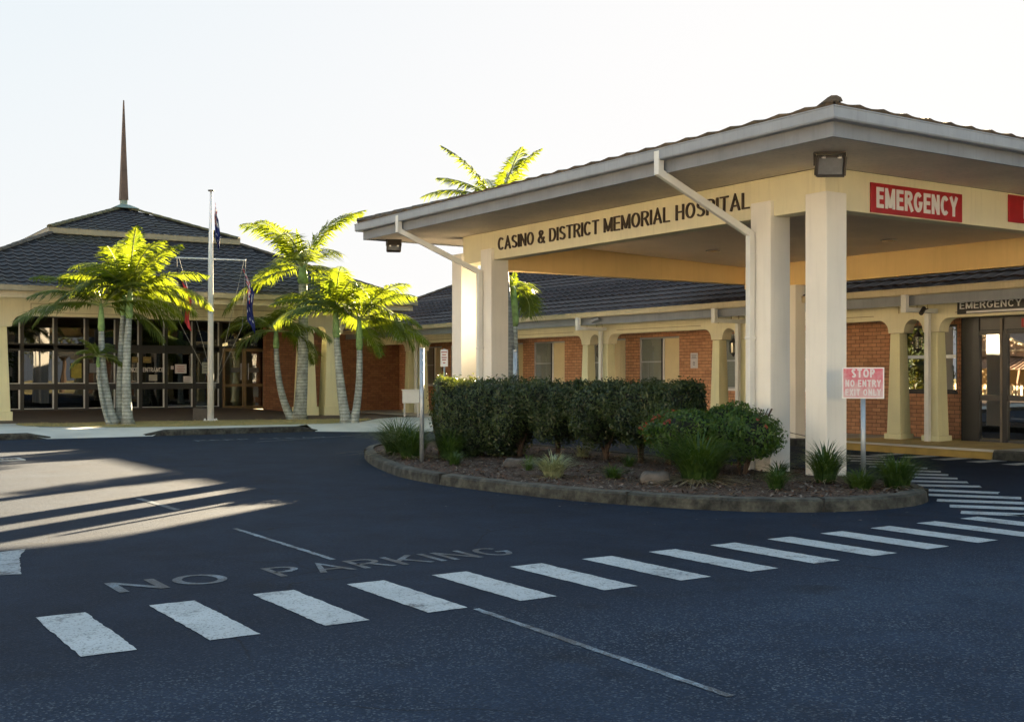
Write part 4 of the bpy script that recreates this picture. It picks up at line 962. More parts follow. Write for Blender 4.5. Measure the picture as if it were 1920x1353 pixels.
# bronze double door
mb = MB()
d0, d1, dm = 14.31, 15.92, 15.12
for x0, x1 in ((d0, d0+.09), (dm-.07, dm-.003), (dm+.003, dm+.07), (d1-.09, d1)): mb.box(x0, x1, GY-.06, GY-.01, .30, 2.48)
for x0, x1 in ((d0+.09, dm-.07), (dm+.07, d1-.09)):
    for z0, z1 in ((.30, .40), (1.10, 1.20), (2.38, 2.48)): mb.box(x0, x1, GY-.06, GY-.01, z0, z1)
bd = mb.build("door", bronze, hall)
mb = MB(); mb.box(d0+.09, dm-.07, GY-.04, GY-.034, .40, 2.38).box(dm+.07, d1-.09, GY-.04, GY-.034, .40, 2.38); mb.build("pane", glassmat("bronze_reflective_glass", (.25, .2, .1), .22, 0, .05), bd)
mb = MB(); mb.tube([(dm-.14, GY-.10, 1.35), (dm-.14, GY-.10, 1.95)], .014, 6).tube([(dm+.14, GY-.10, 1.35), (dm+.14, GY-.10, 1.95)], .014, 6); mb.build("handle", alu, bd)
plate = simple("grey_door_plate", (.09, .09, .09), .5)
for a, b in ((dm-.5, dm-.16), (dm+.16, dm+.55)):
    mb = MB(); mb.box(a, b, GY-.05, GY-.042, 1.62, 1.79); mb.build("door_plate", plate, bd)
# notices and lettering on the glass
def notice(x0, x1, z0, z1, label, m=paper, pr=paperp, lines=3):
    t = thing("paper_notice", ((x0+x1)/2, GY, z0), label, "notice")
    mb = MB(); mb.box(x0, x1, GY-.052, GY-.047, z0, z1); mb.build("sheet", m, t)
    if lines:
        mb = MB(); H = z1-z0
        for i in range(lines):
            zz = z1-H*(i+1)/(lines+1); ww = (x1-x0)*(.36 if i % 2 else .3); mb.box((x0+x1)/2-ww, (x0+x1)/2+ww, GY-.056, GY-.053, zz-H*.05, zz+H*.03)
        mb.build("print", pr, t)
t = thing("entrance_lettering", (11.8, GY, 1.7), "white ENTRANCE lettering stuck on the dark glass sliding door", "lettering")
text_mb("ENTRANCE", .21, (11.46, GY-.048, 1.63), (1, 0, 0), (0, 0, 1), .004, width=.71, bold=.006).build("letters", whitem, t)
text_mb("ENTRANCE", .21, (10.66, GY-.048, 1.63), (1, 0, 0), (0, 0, 1), .004, width=.60, bold=.006).build("letters", whitem, t)
notice(11.66, 11.95, 1.32, 1.53, "small grey notice under the ENTRANCE lettering on the door", blindg, paperp, 2)
notice(12.58, 12.99, 1.58, 1.90, "white notice with reddish print right of the ENTRANCE door", paper, paperr, 3)
notice(12.88, 13.16, 1.27, 1.48, "small white notice low on the glass, below the reddish one", paper, paperp, 2)
notice(12.43, 12.53, 1.72, 1.84, "tiny square red and white sticker on the glass beside the notices", paper, paperr, 1)
notice(13.55, 13.83, 1.58, 1.98, "pale green notice on the glass just left of the flagpole", simple("pale_green_paper", (.34, .40, .36), .6), paperp, 3)
notice(9.06, 9.40, 1.42, 1.92, "mustard yellow poster inside the glazing left of the first palms", postery, postery, 0)
notice(9.66, 10.0, 1.60, 1.92, "grey blue poster on the glass beside the leaning palm trunk", simple("blue_grey_poster", (.20, .22, .25), .6), paperp, 2)
notice(11.46, 11.74, 1.95, 2.15, "dull yellow poster high on the sliding door above the lettering", simple("dull_yellow_poster", (.20, .15, .05), .6), postery, 1)
notice(11.08, 11.30, 1.95, 2.15, "dull yellow poster on the door leaf behind the palm trunks", MATS["dull_yellow_poster"], postery, 1)
notice(6.72, 6.9, 1.5, 1.8, "yellow poster on the leftmost glass pane beside the big column", postery, postery, 0)
# ================================================================== PALMS
def frond(mb, p, az, el, L, droop, rs, lw=.5, curl=0.0, dens=.037):
    """rachis + two rows of pointed leaflets"""
    p = Vector(p); k = 14; pts = []; tang = []
    for i in range(k+1):
        t = i/k; e = el-droop*(t**1.25); a = az+curl*t
        d = Vector((math.cos(a)*math.cos(e), math.sin(a)*math.cos(e), math.sin(e))); pts.append(p.copy()); tang.append(d); p = p+d*(L/k)
    mb.tube(pts, [.022*(1-.85*i/k)+.003 for i in range(k+1)], 5, 1, cap=False)
    n = int(L*.88/dens); twist = rs.uniform(-.5, .5)
    for i in range(n):
        t = .12+.88*i/n; f = t*k; j = min(k-1, int(f)); q = pts[j].lerp(pts[j+1], f-j); d = tang[j].lerp(tang[j+1], f-j).normalized()
        s_ = d.cross(Vector((0, 0, 1)))
        s_ = s_.normalized() if s_.length > .05 else Vector((math.sin(az), -math.cos(az), 0))
        u = s_.cross(d).normalized()
        ct, st = math.cos(twist*t), math.sin(twist*t); s_, u = s_*ct+u*st, u*ct-s_*st
        ll = lw*(math.sin(math.pi*min(1, .18+.80*t))**.7)*rs.uniform(.85, 1.1)
        if t > .93: ll *= .8
        for sg in (-1, 1):
            fw = .35+.9*t*t; dr_ = rs.uniform(.05, .30)
            dirv = (s_*sg*1.0+d*fw+u*(.18-dr_)).normalized()
            w = rs.uniform(.018, .030)
            tip = q+dirv*ll+Vector((0, 0, -1))*ll*rs.uniform(.12, .5)
            midp = q+dirv*ll*.5+Vector((0, 0, -1))*ll*.04
            wv = d*w
            mb.add([q-wv*.5, q+wv*.5, midp+wv, midp-wv, tip], [(0, 1, 2, 3), (3, 2, 4)], 0)
def palm(name_label, base, mid, topc, r0, r1, shaft_len, fronds, fl, seed, tmat=None, group="palms in front of the entrance hall", flen=(1, 1), elev=(.2, 1.35), droop=(.9, 1.6), lw=.6, azs=None, shaft_r=None):
    rs = random.Random(seed); base = Vector(base); mid = Vector(mid); topc = Vector(topc)
    t = thing("palm_tree", base, name_label, "palm tree", group)
    pts = [];
    for i in range(13):
        u = i/12; pts.append(base*(1-u)**2+mid*2*u*(1-u)+topc*u*u)
    rad = [r0*(1.25 if i == 0 else 1)*(1-i/12)+r1*(i/12)+(.03*math.exp(-i*1.0)) for i in range(13)]
    mb = MB(); mb.tube(pts, rad, 12); mb.build("trunk", tmat or trunkm, t, smooth=True)
    d = (pts[-1]-pts[-2]).normalized(); e = topc+(d*.5+Vector((0, 0, .5)))*shaft_len
    sr = shaft_r or r1*1.05
    mb = MB(); mb.tube([topc-d*.02, topc+(e-topc)*.12, topc+(e-topc)*.5, e], [r1*1.02, sr*1.25, sr*1.05, sr*.6], 12); mb.build("crownshaft", shaftm, t, smooth=True)
    mb = MB()
    for i in range(fronds):
        az = (azs[i] if azs and i < len(azs) else 2*math.pi*i/fronds*1.0+i*2.399)+rs.uniform(-.2, .2)
        q = i/max(1, fronds-1); el = elev[0]+(elev[1]-elev[0])*q+rs.uniform(-.12, .12)
        L = fl*rs.uniform(.82, 1.1); dp = droop[0]+(droop[1]-droop[0])*rs.random()
        st = e+Vector((math.cos(az), math.sin(az), 0))*sr*.4-Vector((0, 0, 1))*rs.uniform(0, .12)
        frond(mb, st, az, el, L, dp, rs, lw, rs.uniform(-.35, .35))
    # spear leaf
    frond(mb, e, rs.uniform(0, 6.28), 1.4, fl*.42, .3, rs, lw*.3)
    mb.build("crown", [palmleaf, palmrach], t)
    return t
dA = 32.4
palm("palm leaning left out of the left clump, low broad crown over the glazing", P3(213, dA, .12), P3(190, dA, 1.2), P3(190, dA, 2.75), .15, .075, .75, 10, 2.25, 3, elev=(-.05, 1.1), droop=(.8, 1.5))
palm("right stem of the left palm clump, tall with a big upright lit frond", P3(240, dA, .12), P3(233, dA, 1.4), P3(242, dA, 3.1), .15, .085, .8, 11, 2.4, 8, elev=(.0, 1.45), droop=(.7, 1.4))
palm("thin middle stem of the left palm clump, just behind the right one", P3(226, dA+.3, .12), P3(222, dA+.3, 1.4), P3(231, dA+.3, 3.2), .12, .07, .8, 7, 1.9, 15, elev=(.1, 1.3))
palm("small young palm with a thin stem hidden in the left clump", P3(205, dA-.2, .12), P3(186, dA-.2, .8), P3(184, dA-.2, 1.75), .06, .045, .3, 7, .85, 21, elev=(.0, 1.2), lw=.3)
dB = 36.0
palm("slim palm leaning left out of the middle clump, short crown by the blue flag", P3(548, 36, .13), P3(520, 36, .9), P3(518, 36, 2.35), .13, .075, .6, 11, 1.75, 33, elev=(-.1, 1.1), droop=(1.2, 2.0))
palm("tallest palm in front of the entrance hall, thick trunk beside the twin columns", P3(561, 36, .13), P3(571, 36, 1.8), P3(568, 36, 4.35), .2, .13, .55, 14, 2.75, 41, elev=(-.25, 1.3), droop=(.8, 1.5), lw=.7)
dC = 33.5
palm("left stem of the right hand palm pair, leaning left before the wide column", P3(650, dC, .13), P3(638, dC, 1.0), P3(631, dC, 2.6), .16, .085, .9, 11, 2.15, 52, elev=(-.1, 1.2), droop=(.85, 1.6))
palm("right stem of the right hand palm pair, with long fronds reaching the brick wing", P3(663, dC, .13), P3(676, dC, 1.0), P3(674, dC, 2.25), .12, .08, .95, 10, 2.15, 64, elev=(.0, 1.2), droop=(.8, 1.5), azs=[5.7, 6.1, .4])
palm("tall palm behind the canopy whose crown rises above the canopy roof", P3(958, 30.6, .16), P3(948, 30.6, 3), P3(936, 30.6, 5.6), .26, .12, .5, 12, 2.0, 77, trunkd, "palms behind the canopy", elev=(.05, 1.2), droop=(.5, 1.1), azs=[2.56, -.58, 2.2, -.2, 2.9, -.95, 2.5, -.5, 1.5, -1.6, 2.6, -.6])
palm("shorter palm with bright green crownshaft behind the left canopy column", P3(966, 31.6, .16), P3(965, 31.6, 1.5), P3(963, 31.6, 2.85), .14, .1, 1.1, 8, .95, 88, None, "palms behind the canopy", elev=(-.3, .9), droop=(1.2, 1.9), shaft_r=.12)
# ================================================================== FLAGPOLE AND FLAGS
fx, fy = P3(395, 34.9, 0)[:2]
side = Vector((math.cos(R(33.2)), -math.sin(R(33.2)), 0)); fwd = Vector((math.sin(R(33.2)), math.cos(R(33.2)), 0))
t = thing("flagpole", (fx, fy, .13), "white flagpole with a crossbar standing on the lawn strip before the entrance", "flagpole")
mb = MB(); mb.tube([(fx, fy, .13), (fx, fy, 5.0), (fx+.02, fy, 7.02)], [.10, .075, .04], 12); mb.build("pole", whitem, t, smooth=True)
mb = MB(); mb.tube([(fx+.02, fy, 7.02), (fx+.02, fy, 7.05)], .10, 12); mb.build("finial", darkm, t)
mb = MB(); c0 = Vector((fx, fy, 5.0)); L_ = c0-side*1.05+Vector((0, 0, .03)); R_ = c0+side*1.05-Vector((0, 0, .05)); mb.tube([L_, R_], .02, 8); mb.build("crossbar", whitem, t)
mb = MB(); mb.tube([(fx, fy, .13), (fx, fy, .17)], .22, 14)
for k in range(6): mb.tube([(fx+.17*math.cos(k), fy+.17*math.sin(k), .17), (fx+.17*math.cos(k), fy+.17*math.sin(k), .22)], .03, 6)
mb.build("base_plate", whitem, t)
mb = MB(); cl = Vector((fx, fy, 1.15))+side*.08
mb.tube([L_+side*.04, L_+side*.1+Vector((0, 0, -1.9)), cl], .0055, 4).tube([L_+side*.1, cl+side*.05], .0055, 4)
mb.tube([R_, R_-side*.1+Vector((0, 0, -2.0)), cl], .0055, 4).tube([Vector((fx+.05, fy-.05, 6.95)), cl], .0055, 4).tube([R_-side*.05, cl+side*.03-Vector((0, 0, .1))], .0055, 4)
mb.build("halyard", rope, t)
mb = MB(); bx = Vector((fx, fy, 0))-side*.30+fwd*.1; mb.obox(bx+Vector((0, 0, .33)), side, fwd, (0, 0, 1), .24, .1, .2)
o = mb.build("black_box", darkm, None, bevel=.02); tag(o, "squat black box on the ground just left of the flagpole base", "box")
def flag(label, top, L, H, design, mats, seed, fall=1.0, spread=.22):
    """limp flag: hoist on the rope, fly collapsed downwards in folds. u along fly, v down the hoist"""
    rs = random.Random(seed); mb = MB(); nu, nv = 36, 14; top = Vector(top); vs = []
    for j in range(nv+1):
        for i in range(nu+1):
            u = i/nu; v = j/nv
            z = -v*H*.62-u*L*.80*fall*(1-.18*v)
            fold = math.sin(u*7+v*3+seed)*spread*.10+(v*.75+u*.35)*spread*.8*(1-.25*u)
            dep = math.sin(v*13+u*4+seed)*.05+math.cos(u*9+v*3+seed)*.05
            vs.append(top+side*fold+fwd*dep+Vector((0, 0, z)))
    m = nu+1
    for j in range(nv):
        for i in range(nu):
            mb.add([], [], 0); mb.f.append((j*m+i, j*m+i+1, (j+1)*m+i+1, (j+1)*m+i)); mb.mi.append(design((i+.5)/nu, (j+.5)/nv))
    mb.v = [tuple(v) for v in vs]
    o = mb.build("flag", mats, None, smooth=True); tag(o, label, "flag", "flags hung on the flagpole"); return o
def ab(u, v):
    if (u-.5)**2*2.2+(v-.5)**2 < .075: return 2
    return 0 if v < .5 else 1
def aus(u, v):
    if u < .5 and v < .5:
        a, b = u/.5, v/.5
        if abs(a-.5) < .07 or abs(b-.5) < .10: return 1
        if abs(a-.5) < .13 or abs(b-.5) < .18: return 2
        if abs(a-b) < .07 or abs(a+b-1) < .07: return 1
        if abs(a-b) < .15 or abs(a+b-1) < .15: return 2
        return 0
    for cx, cy, r in ((.25, .76, .09), (.75, .2, .045), (.63, .45, .045), (.86, .40, .045), (.75, .82, .05), (.8, .55, .03)):
        if (u-cx)**2*2.6+(v-cy)**2 < r*r*1.6: return 2
    return 0
flag("dark blue flag with red and white canton hanging limp at the pole top", (fx+.08, fy-.06, 6.7), 1.5, .9, aus, [flagblue, flagred, flagwhite], 1, 1.0, .26)
flag("black, red and yellow flag hanging limp below the left end of the crossbar", L_+side*.06+Vector((0, 0, -.25)), 1.9, 1.25, ab, [flagblack, flagred, flagyel], 3, .95, .60)
flag("blue flag with white stars hanging limp below the right end of the crossbar", R_-side*.03+Vector((0, 0, -.25)), 1.9, 1.2, aus, [flagblue, flagred, flagwhite], 5, 1.0, .42)
# ================================================================== HEDGE, SHRUBS, GRASSES
def leafcards(mb, rs, pos, nrm, size, mi=0, jit=.9):
    n_ = (nrm+Vector((rs.uniform(-jit, jit), rs.uniform(-jit, jit), rs.uniform(-jit, jit)))).normalized()
    a = n_.orthogonal().normalized(); b = n_.cross(a); th = rs.uniform(0, 6.28); a, b = a*math.cos(th)+b*math.sin(th), b*math.cos(th)-a*math.sin(th)
    L = size*rs.uniform(.7, 1.3); W = L*.45
    mb.add([pos-a*L*.5, pos-b*W*.5+n_*L*.06, pos+a*L*.5, pos+b*W*.5+n_*L*.06], [(0, 1, 2, 3)], mi)
CL = smooth_loop([(9.75, 17.15, 0), (10.55, 16.45, 0), (11.2, 15.3, 0), (11.55, 14.2, 0), (11.95, 13.25, 0)], 10, closed=False)
hedge = thing("hedge", (10.9, 15.4, .15), "clipped dark green box hedge on bare stems along the planted island", "hedge")
rs = random.Random(11); mb = MB(); hull = MB()
def hedge_surface(u, ang):
    """u 0..1 along, ang round a squarish section; returns point, normal"""
    f = u*(len(CL)-1); j = min(len(CL)-2, int(f)); c_ = CL[j].lerp(CL[j+1], f-j); d = (CL[j+1]-CL[j]).normalized(); s_ = Vector((d.y, -d.x, 0))
    e = 5.5; ca, sa = math.cos(ang), math.sin(ang)
    rr = (abs(ca)**e+abs(sa)**e)**(-1/e)
    k_ = min(1, max(0, (u-.22)/.2)); bot = .20+.38*k_*k_*(3-2*k_)+(.05+.11*k_)*math.sin(u*36+1)
    tp = 1.36+.07*max(0, 1-u/.4); zc = (tp+bot)/2; hz = (tp-bot)/2; w_ = .60
    endf = min(1, (min(u, 1-u)/.045+.25)**.5) if min(u, 1-u) < .045 else 1
    p = c_+s_*ca*rr*w_*endf+Vector((0, 0, zc+sa*rr*hz*(endf if sa < 0 else 1)))
    if min(u, 1-u) < .045 and u < .5: p -= d*.0
    nr = (s_*ca/w_+Vector((0, 0, sa/hz))).normalized()
    b_ = mnoise.noise(p*2.0)*.12+mnoise.noise(p*6.0)*.10
    return p+nr*b_, nr, d
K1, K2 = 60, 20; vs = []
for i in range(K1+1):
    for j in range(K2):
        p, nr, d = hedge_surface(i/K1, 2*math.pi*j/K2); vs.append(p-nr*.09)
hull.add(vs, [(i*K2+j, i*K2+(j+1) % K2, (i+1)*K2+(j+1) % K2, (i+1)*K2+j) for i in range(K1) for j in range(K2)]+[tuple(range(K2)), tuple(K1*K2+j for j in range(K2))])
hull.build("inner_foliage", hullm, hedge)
for i in range(46000):
    u = rs.random(); ang = rs.uniform(0, 2*math.pi)
    p, nr, d = hedge_surface(u, ang)
    if i % 11 == 0:
        e_ = 0 if i % 2 else 1; p, nr, d = hedge_surface(e_, ang); c_ = CL[0] if e_ == 0 else CL[-1]; q = rs.random()**.5
        cc = Vector((c_.x, c_.y, .93)); p = cc.lerp(p, q)+d*(-1 if e_ == 0 else 1)*rs.uniform(-.02, .16)*(1.2-q); nr = d*(-1 if e_ == 0 else 1)
    depth = rs.uniform(-.08, .02)+(.09*rs.random() if rs.random() < .16 else 0)
    leafcards(mb, rs, p+nr*depth, nr, .055)
mb.build("foliage", hedgeleaf, hedge)
for i, (x, y) in enumerate(((9.75, 17.1), (10.35, 16.75), (10.75, 16.2), (11.1, 15.6), (11.4, 14.7), (11.62, 14.1), (11.75, 13.6))):
    mb = MB(); a = i*1.3
    mb.tube([(x, y, .12), (x+.02, y, .35), (x+.03*math.cos(a), y+.03*math.sin(a), .6), (x, y, .85)], [.05, .04, .035, .025], 8)
    mb.tube([(x, y, .25), (x+.12*math.cos(a), y+.12*math.sin(a), .55), (x+.2*math.cos(a), y+.2*math.sin(a), .8)], [.03, .025, .02], 6)
    mb.tube([(x, y, .2), (x-.10*math.cos(a), y-.14*math.sin(a), .55), (x-.16*math.cos(a), y-.2*math.sin(a), .8)], [.03, .025, .02], 6)
    mb.build("stem", barkm, hedge, smooth=True)
def shrub(label, cx, cy, rx, ry, z0, z1, n, seed, redf=.1, lumps=5, size=.055):
    rs = random.Random(seed); t = thing("leafy_shrub", (cx, cy, .15), label, "shrub"); mb = MB(); hl = MB()
    blobs = []
    for i in range(lumps):
        a = rs.uniform(0, 6.28); q = rs.uniform(.2, .62); r = rs.uniform(.42, .6)
        blobs.append((Vector((cx+rx*q*math.cos(a), cy+ry*q*math.sin(a), z0+(z1-z0)*rs.uniform(.45, .72))), r))
    blobs.append((Vector((cx, cy, (z0+z1)/2)), .75))
    for c_, r in blobs:
        for i in range(int(n/len(blobs))):
            d = Vector((rs.gauss(0, 1), rs.gauss(0, 1), rs.gauss(0, 1))).normalized()
            q = rs.uniform(.68, 1.0)**.6*(1+.16*mnoise.noise(d*2.4+c_*3))
            p = c_+Vector((d.x*rx*r*q, d.y*ry*r*q, d.z*(z1-z0)*.62*r*q))
            if p.z < .2: continue
            rd = mnoise.noise(p*2.3+Vector((seed, 0, 0))) > .38-redf and p.z > z0+(z1-z0)*.35
            leafcards(mb, rs, p, d, size, 1 if rd and rs.random() < .75 else 0)
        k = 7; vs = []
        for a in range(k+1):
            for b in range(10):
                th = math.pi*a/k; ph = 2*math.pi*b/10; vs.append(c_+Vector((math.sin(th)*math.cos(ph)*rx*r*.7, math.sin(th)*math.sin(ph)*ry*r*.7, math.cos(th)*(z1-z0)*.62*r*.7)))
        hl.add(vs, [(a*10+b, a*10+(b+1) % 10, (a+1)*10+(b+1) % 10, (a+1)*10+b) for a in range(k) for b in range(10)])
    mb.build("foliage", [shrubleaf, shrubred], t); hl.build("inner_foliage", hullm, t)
    st = MB()
    for i in range(7):
        a = rs.uniform(0, 6.28); st.tube([(cx+.05*math.cos(a), cy+.05*math.sin(a), .1), (cx+rx*.35*math.cos(a), cy+ry*.35*math.sin(a), z0+(z1-z0)*.5), (cx+rx*.6*math.cos(a), cy+ry*.6*math.sin(a), z1*.92)], [.02, .014, .006], 5)
    st.build("stem", barkm, t); return t
shrub("bushy green shrub with red tinged leaf tips at the right end of the hedge", 11.05, 12.35, .85, .85, .22, 1.08, 12000, 3, .07)
shrub("leafy green shrub in front of the inner canopy column, tallest sprig at its right", *P3(1388, 16.0, 0)[:2], .72, .72, .25, 1.14, 10000, 9, -.05)
def tuft(label, cx, cy, r, h, n, seed, mats=(None,), dry=.06, z=.13, w=.010, lean=1.0, group="strappy grass clumps in the garden bed", name="grass_clump", core=None):
    rs = random.Random(seed); mb = MB()
    for i in range(n):
        a = rs.uniform(0, 6.28); q = rs.random()**.7; bx_ = cx+math.cos(a)*r*.28*q; by_ = cy+math.sin(a)*r*.28*q
        a2 = a+rs.uniform(-.6, .6); L = h*rs.uniform(.75, 1.25); out = r*(.35+.75*q)*rs.uniform(.7, 1.15)*lean; di = Vector((math.cos(a2), math.sin(a2), 0)); sd_ = Vector((-di.y, di.x, 0))
        isdry = rs.random() < dry; L *= (.55 if isdry else 1); pts = []
        for k in range(6):
            t = k/5; hh = L*(1.55*t-.95*t*t*(.6+.5*q)) if not isdry else L*(.7*t-.65*t*t)
            pts.append(Vector((bx_, by_, z))+di*out*(t**1.5)*(1.2 if isdry else 1)+Vector((0, 0, max(.0, hh))))
        vs = []
        for k, p in enumerate(pts):
            ww = w*(1-.12*k)*(1 if k < 5 else .15); vs += [p-sd_*ww*.6, p+sd_*ww*.6]
        mb.add(vs, [(2*k, 2*k+1, 2*k+3, 2*k+2) for k in range(5)], 1 if isdry else 0)
    o = mb.build(name, [mats[0] or grassleaf, drygrass], None)
    o2 = tag(o, label, "grass clump", group); return o
tuft("large strappy grass clump at the far left tip of the island", 9.45, 18.05, .75, .62, 650, 1, dry=.08, w=.012)
tuft("strappy grass clump beside the tall steel post at the left of the island", 9.15, 17.0, .60, .58, 520, 2, dry=.16, w=.012)
tuft("dark grass clump under the left end of the hedge, right of the steel post", 9.55, 16.45, .5, .52, 320, 3, dry=.08)
tuft("low dark tuft right of the steel post, in front of the hedge stems", 9.0, 15.35, .28, .22, 170, 4, dry=.05)
tuft("pale variegated spider grass clump at the middle of the front kerb", 9.0, 12.75, .42, .34, 330, 5, (varleaf,), dry=.1, w=.012)
tuft("low dark green tuft between the variegated clump and the flat stone", 9.55, 12.15, .30, .20, 160, 6, dry=.04)
tuft("tiny tuft between the left rock and the variegated clump", 9.35, 13.85, .22, .24, 60, 7, dry=.05)
tuft("biggest dark grass clump with dry skirt in front of the leafy shrub", 10.15, 11.15, .72, .66, 900, 8, dry=.24, w=.012)
tuft("small grass tuft in front of the inner canopy column", 10.35, 10.0, .30, .26, 190, 9, dry=.06)
tuft("upright spiky grass clump at the foot of the corner column", *P3(1548, 14.95, 0)[:2], .46, .50, 420, 10, dry=.06, w=.011)
tuft("low grass clump at the base of the faded stop sign", 11.2, 9.45, .42, .26, 330, 12, dry=.07)
tuft("fuller grass clump right of the stop sign post, at the kerb end", 11.75, 9.35, .50, .42, 480, 13, dry=.08)
tuft("sparse dry grass tuft between the two near canopy columns", 11.75, 11.3, .35, .25, 120, 14, dry=.35)
tuft("pale tuft glimpsed beneath the hedge between its stems", 11.6, 15.6, .35, .28, 110, 15, (varleaf,), dry=.3)
tuft("small grass tuft tucked at the foot of the right hedge stems", 10.9, 13.5, .25, .22, 90, 16, dry=.1)
def rock(label, cx, cy, rx, ry, h, seed, z=.12, rot=0):
    rs = random.Random(seed); mb = MB(); k, m = 8, 14; vs = []
    for a in range(k+1):
        for b in range(m):
            th = math.pi*a/k; ph = 2*math.pi*b/m; d = Vector((math.sin(th)*math.cos(ph), math.sin(th)*math.sin(ph), math.cos(th)))
            e = Vector([math.copysign(abs(c_)**.6, c_) for c_ in d]); q = 1+.18*mnoise.noise(d*1.6+Vector((seed, 0, 0)))+.06*mnoise.noise(d*6)
            x, y = e.x*rx*q, e.y*ry*q; vs.append((cx+x*math.cos(rot)-y*math.sin(rot), cy+x*math.sin(rot)+y*math.cos(rot), z+max(-.05, (e.z*.5+.45)*h*q)))
    mb.add(vs, [(a*m+b, a*m+(b+1) % m, (a+1)*m+(b+1) % m, (a+1)*m+b) for a in range(k) for b in range(m)])
    tag(mb.build("garden_rock", rockm, None, smooth=True), label, "rock", "rocks in the garden bed")
rock("dark rounded rock half buried in mulch below the hedge", 9.55, 14.45, .20, .13, .17, 2, rot=-.6)
rock("flat topped grey stone beside the biggest grass clump", 9.6, 11.35, .19, .15, .18, 5, rot=-.6)
# ================================================================== POSTS AND SIGNS
t = thing("stop_sign", (12.05, 10.12, .13), "faded pink STOP NO ENTRY EXIT ONLY sign on a steel post by the corner column", "sign")
cx, cy = 12.02, 10.10; v0 = Vector((cx, cy, 0)).normalized(); s_ = Vector((v0.y, -v0.x, 0)); fr_ = -v0
mb = MB(); mb.tube([(cx+.02*v0.x+s_.x*.01, cy+.02*v0.y, .1), (cx+.02*v0.x, cy+.02*v0.y, 1.22)], .032, 12); mb.build("post", galv, t, smooth=True)
c0 = Vector((cx, cy, 1.405))+fr_*.02
mb = MB(); mb.obox(c0, s_, fr_, (0, 0, 1), .26, .003, .20); mb.build("backing", whitem, t)
mb = MB(); mb.obox(c0+fr_*.005, s_, fr_, (0, 0, 1), .243, .002, .185); mb.build("panel", signpink, t)
fw_ = simple("faded_white_lettering", (.66, .62, .64), .5, .08, 30)
for tx, z, sz, wd in (("STOP", 1.475, .155, .29), ("NO ENTRY", 1.355, .125, .44), ("EXIT ONLY", 1.243, .118, .44)):
    text_mb(tx, sz, c0+fr_*.009-s_*(wd/2)+Vector((0, 0, z-1.405)), s_, (0, 0, 1), .002, width=wd, t=.2).build("lettering", fw_, t)
t = thing("steel_post", (9.13, 16.63, .12), "bare galvanised post standing at the left end of the hedge", "post")
mb = MB(); x, y = P3(791, 18.7, 0)[:2]; mb.tube([(x, y, .1), (x, y, 1.93)], .036, 12); mb.build("pole", galv, t, smooth=True); mb = MB(); mb.tube([(x, y, 1.93), (x, y, 1.95)], .04, 12); mb.build("cap", galv, t)
x, y = P3(966, 30.2, 0)[:2]
t = thing("steel_post", (x, y, .15), "thick steel post with a bright rim beside the green crownshaft palm", "post")
mb = MB(); mb.tube([(x, y, .1), (x, y, 2.12)], .058, 12); mb.build("pole", galv, t, smooth=True); mb = MB(); mb.tube([(x, y, 2.12), (x, y, 2.17)], .066, 12); mb.build("cap", galv, t)
x, y = P3(833, 34.7, 0)[:2]
t = thing("parking_sign", (x, y, .15), "narrow white sign with small red print on a thin post, left of the canopy columns", "sign")
mb = MB(); mb.tube([(x, y, .1), (x, y, 2.3)], .03, 10); mb.build("post", galv, t, smooth=True)
mb = MB(); c0 = Vector((x, y, 2.02))-fwd*.04; mb.obox(c0, side, fwd, (0, 0, 1), .11, .004, .25); mb.build("panel", whitem, t)
mb = MB()
for i, z in enumerate((.18, .10, .02, -.05, -.14)): mb.obox(c0-fwd*.006+Vector((0, 0, z)), side, fwd, (0, 0, 1), (.085, .06, .075, .06, .035)[i], .002, .018)
mb.build("print", paperr, t)
# white box beside the far columns, yellow bollard
x, y = P3(771, 38.6, 0)[:2]
t = thing("white_bin", (x, y, .15), "white box on legs beside the farthest twin columns of the wing", "box")
mb = MB(); mb.obox((x, y, .80), side, fwd, (0, 0, 1), .28, .16, .21); mb.build("body", whitem, t, bevel=.01)
mb = MB(); mb.obox((x, y, 1.03), side, fwd, (0, 0, 1), .31, .19, .015); mb.build("lid", whitem, t)
mb = MB()
for a in (-.22, .22):
    for b in (-.12, .12): q = Vector((x, y, 0))+side*a+fwd*b; mb.bar(q+Vector((0, 0, .14)), q+Vector((0, 0, .6)), .03, .03)
mb.build("legs", whitem, t)
x, y = 18.75, 18.02
t = thing("yellow_bollard", (x, y, .16), "yellow bollard glimpsed between the two near canopy columns", "bollard")
mb = MB(); mb.box(x-.11, x+.11, y-.11, y+.11, .15, .68); mb.build("post", yellowm, t, bevel=.02)
mb = MB(); mb.tube([(x, y-.1, .42), (x-.1, y-.4, .28), (x-.05, y-.8, .22)], .008, 5); mb.build("chain", darkm, t)
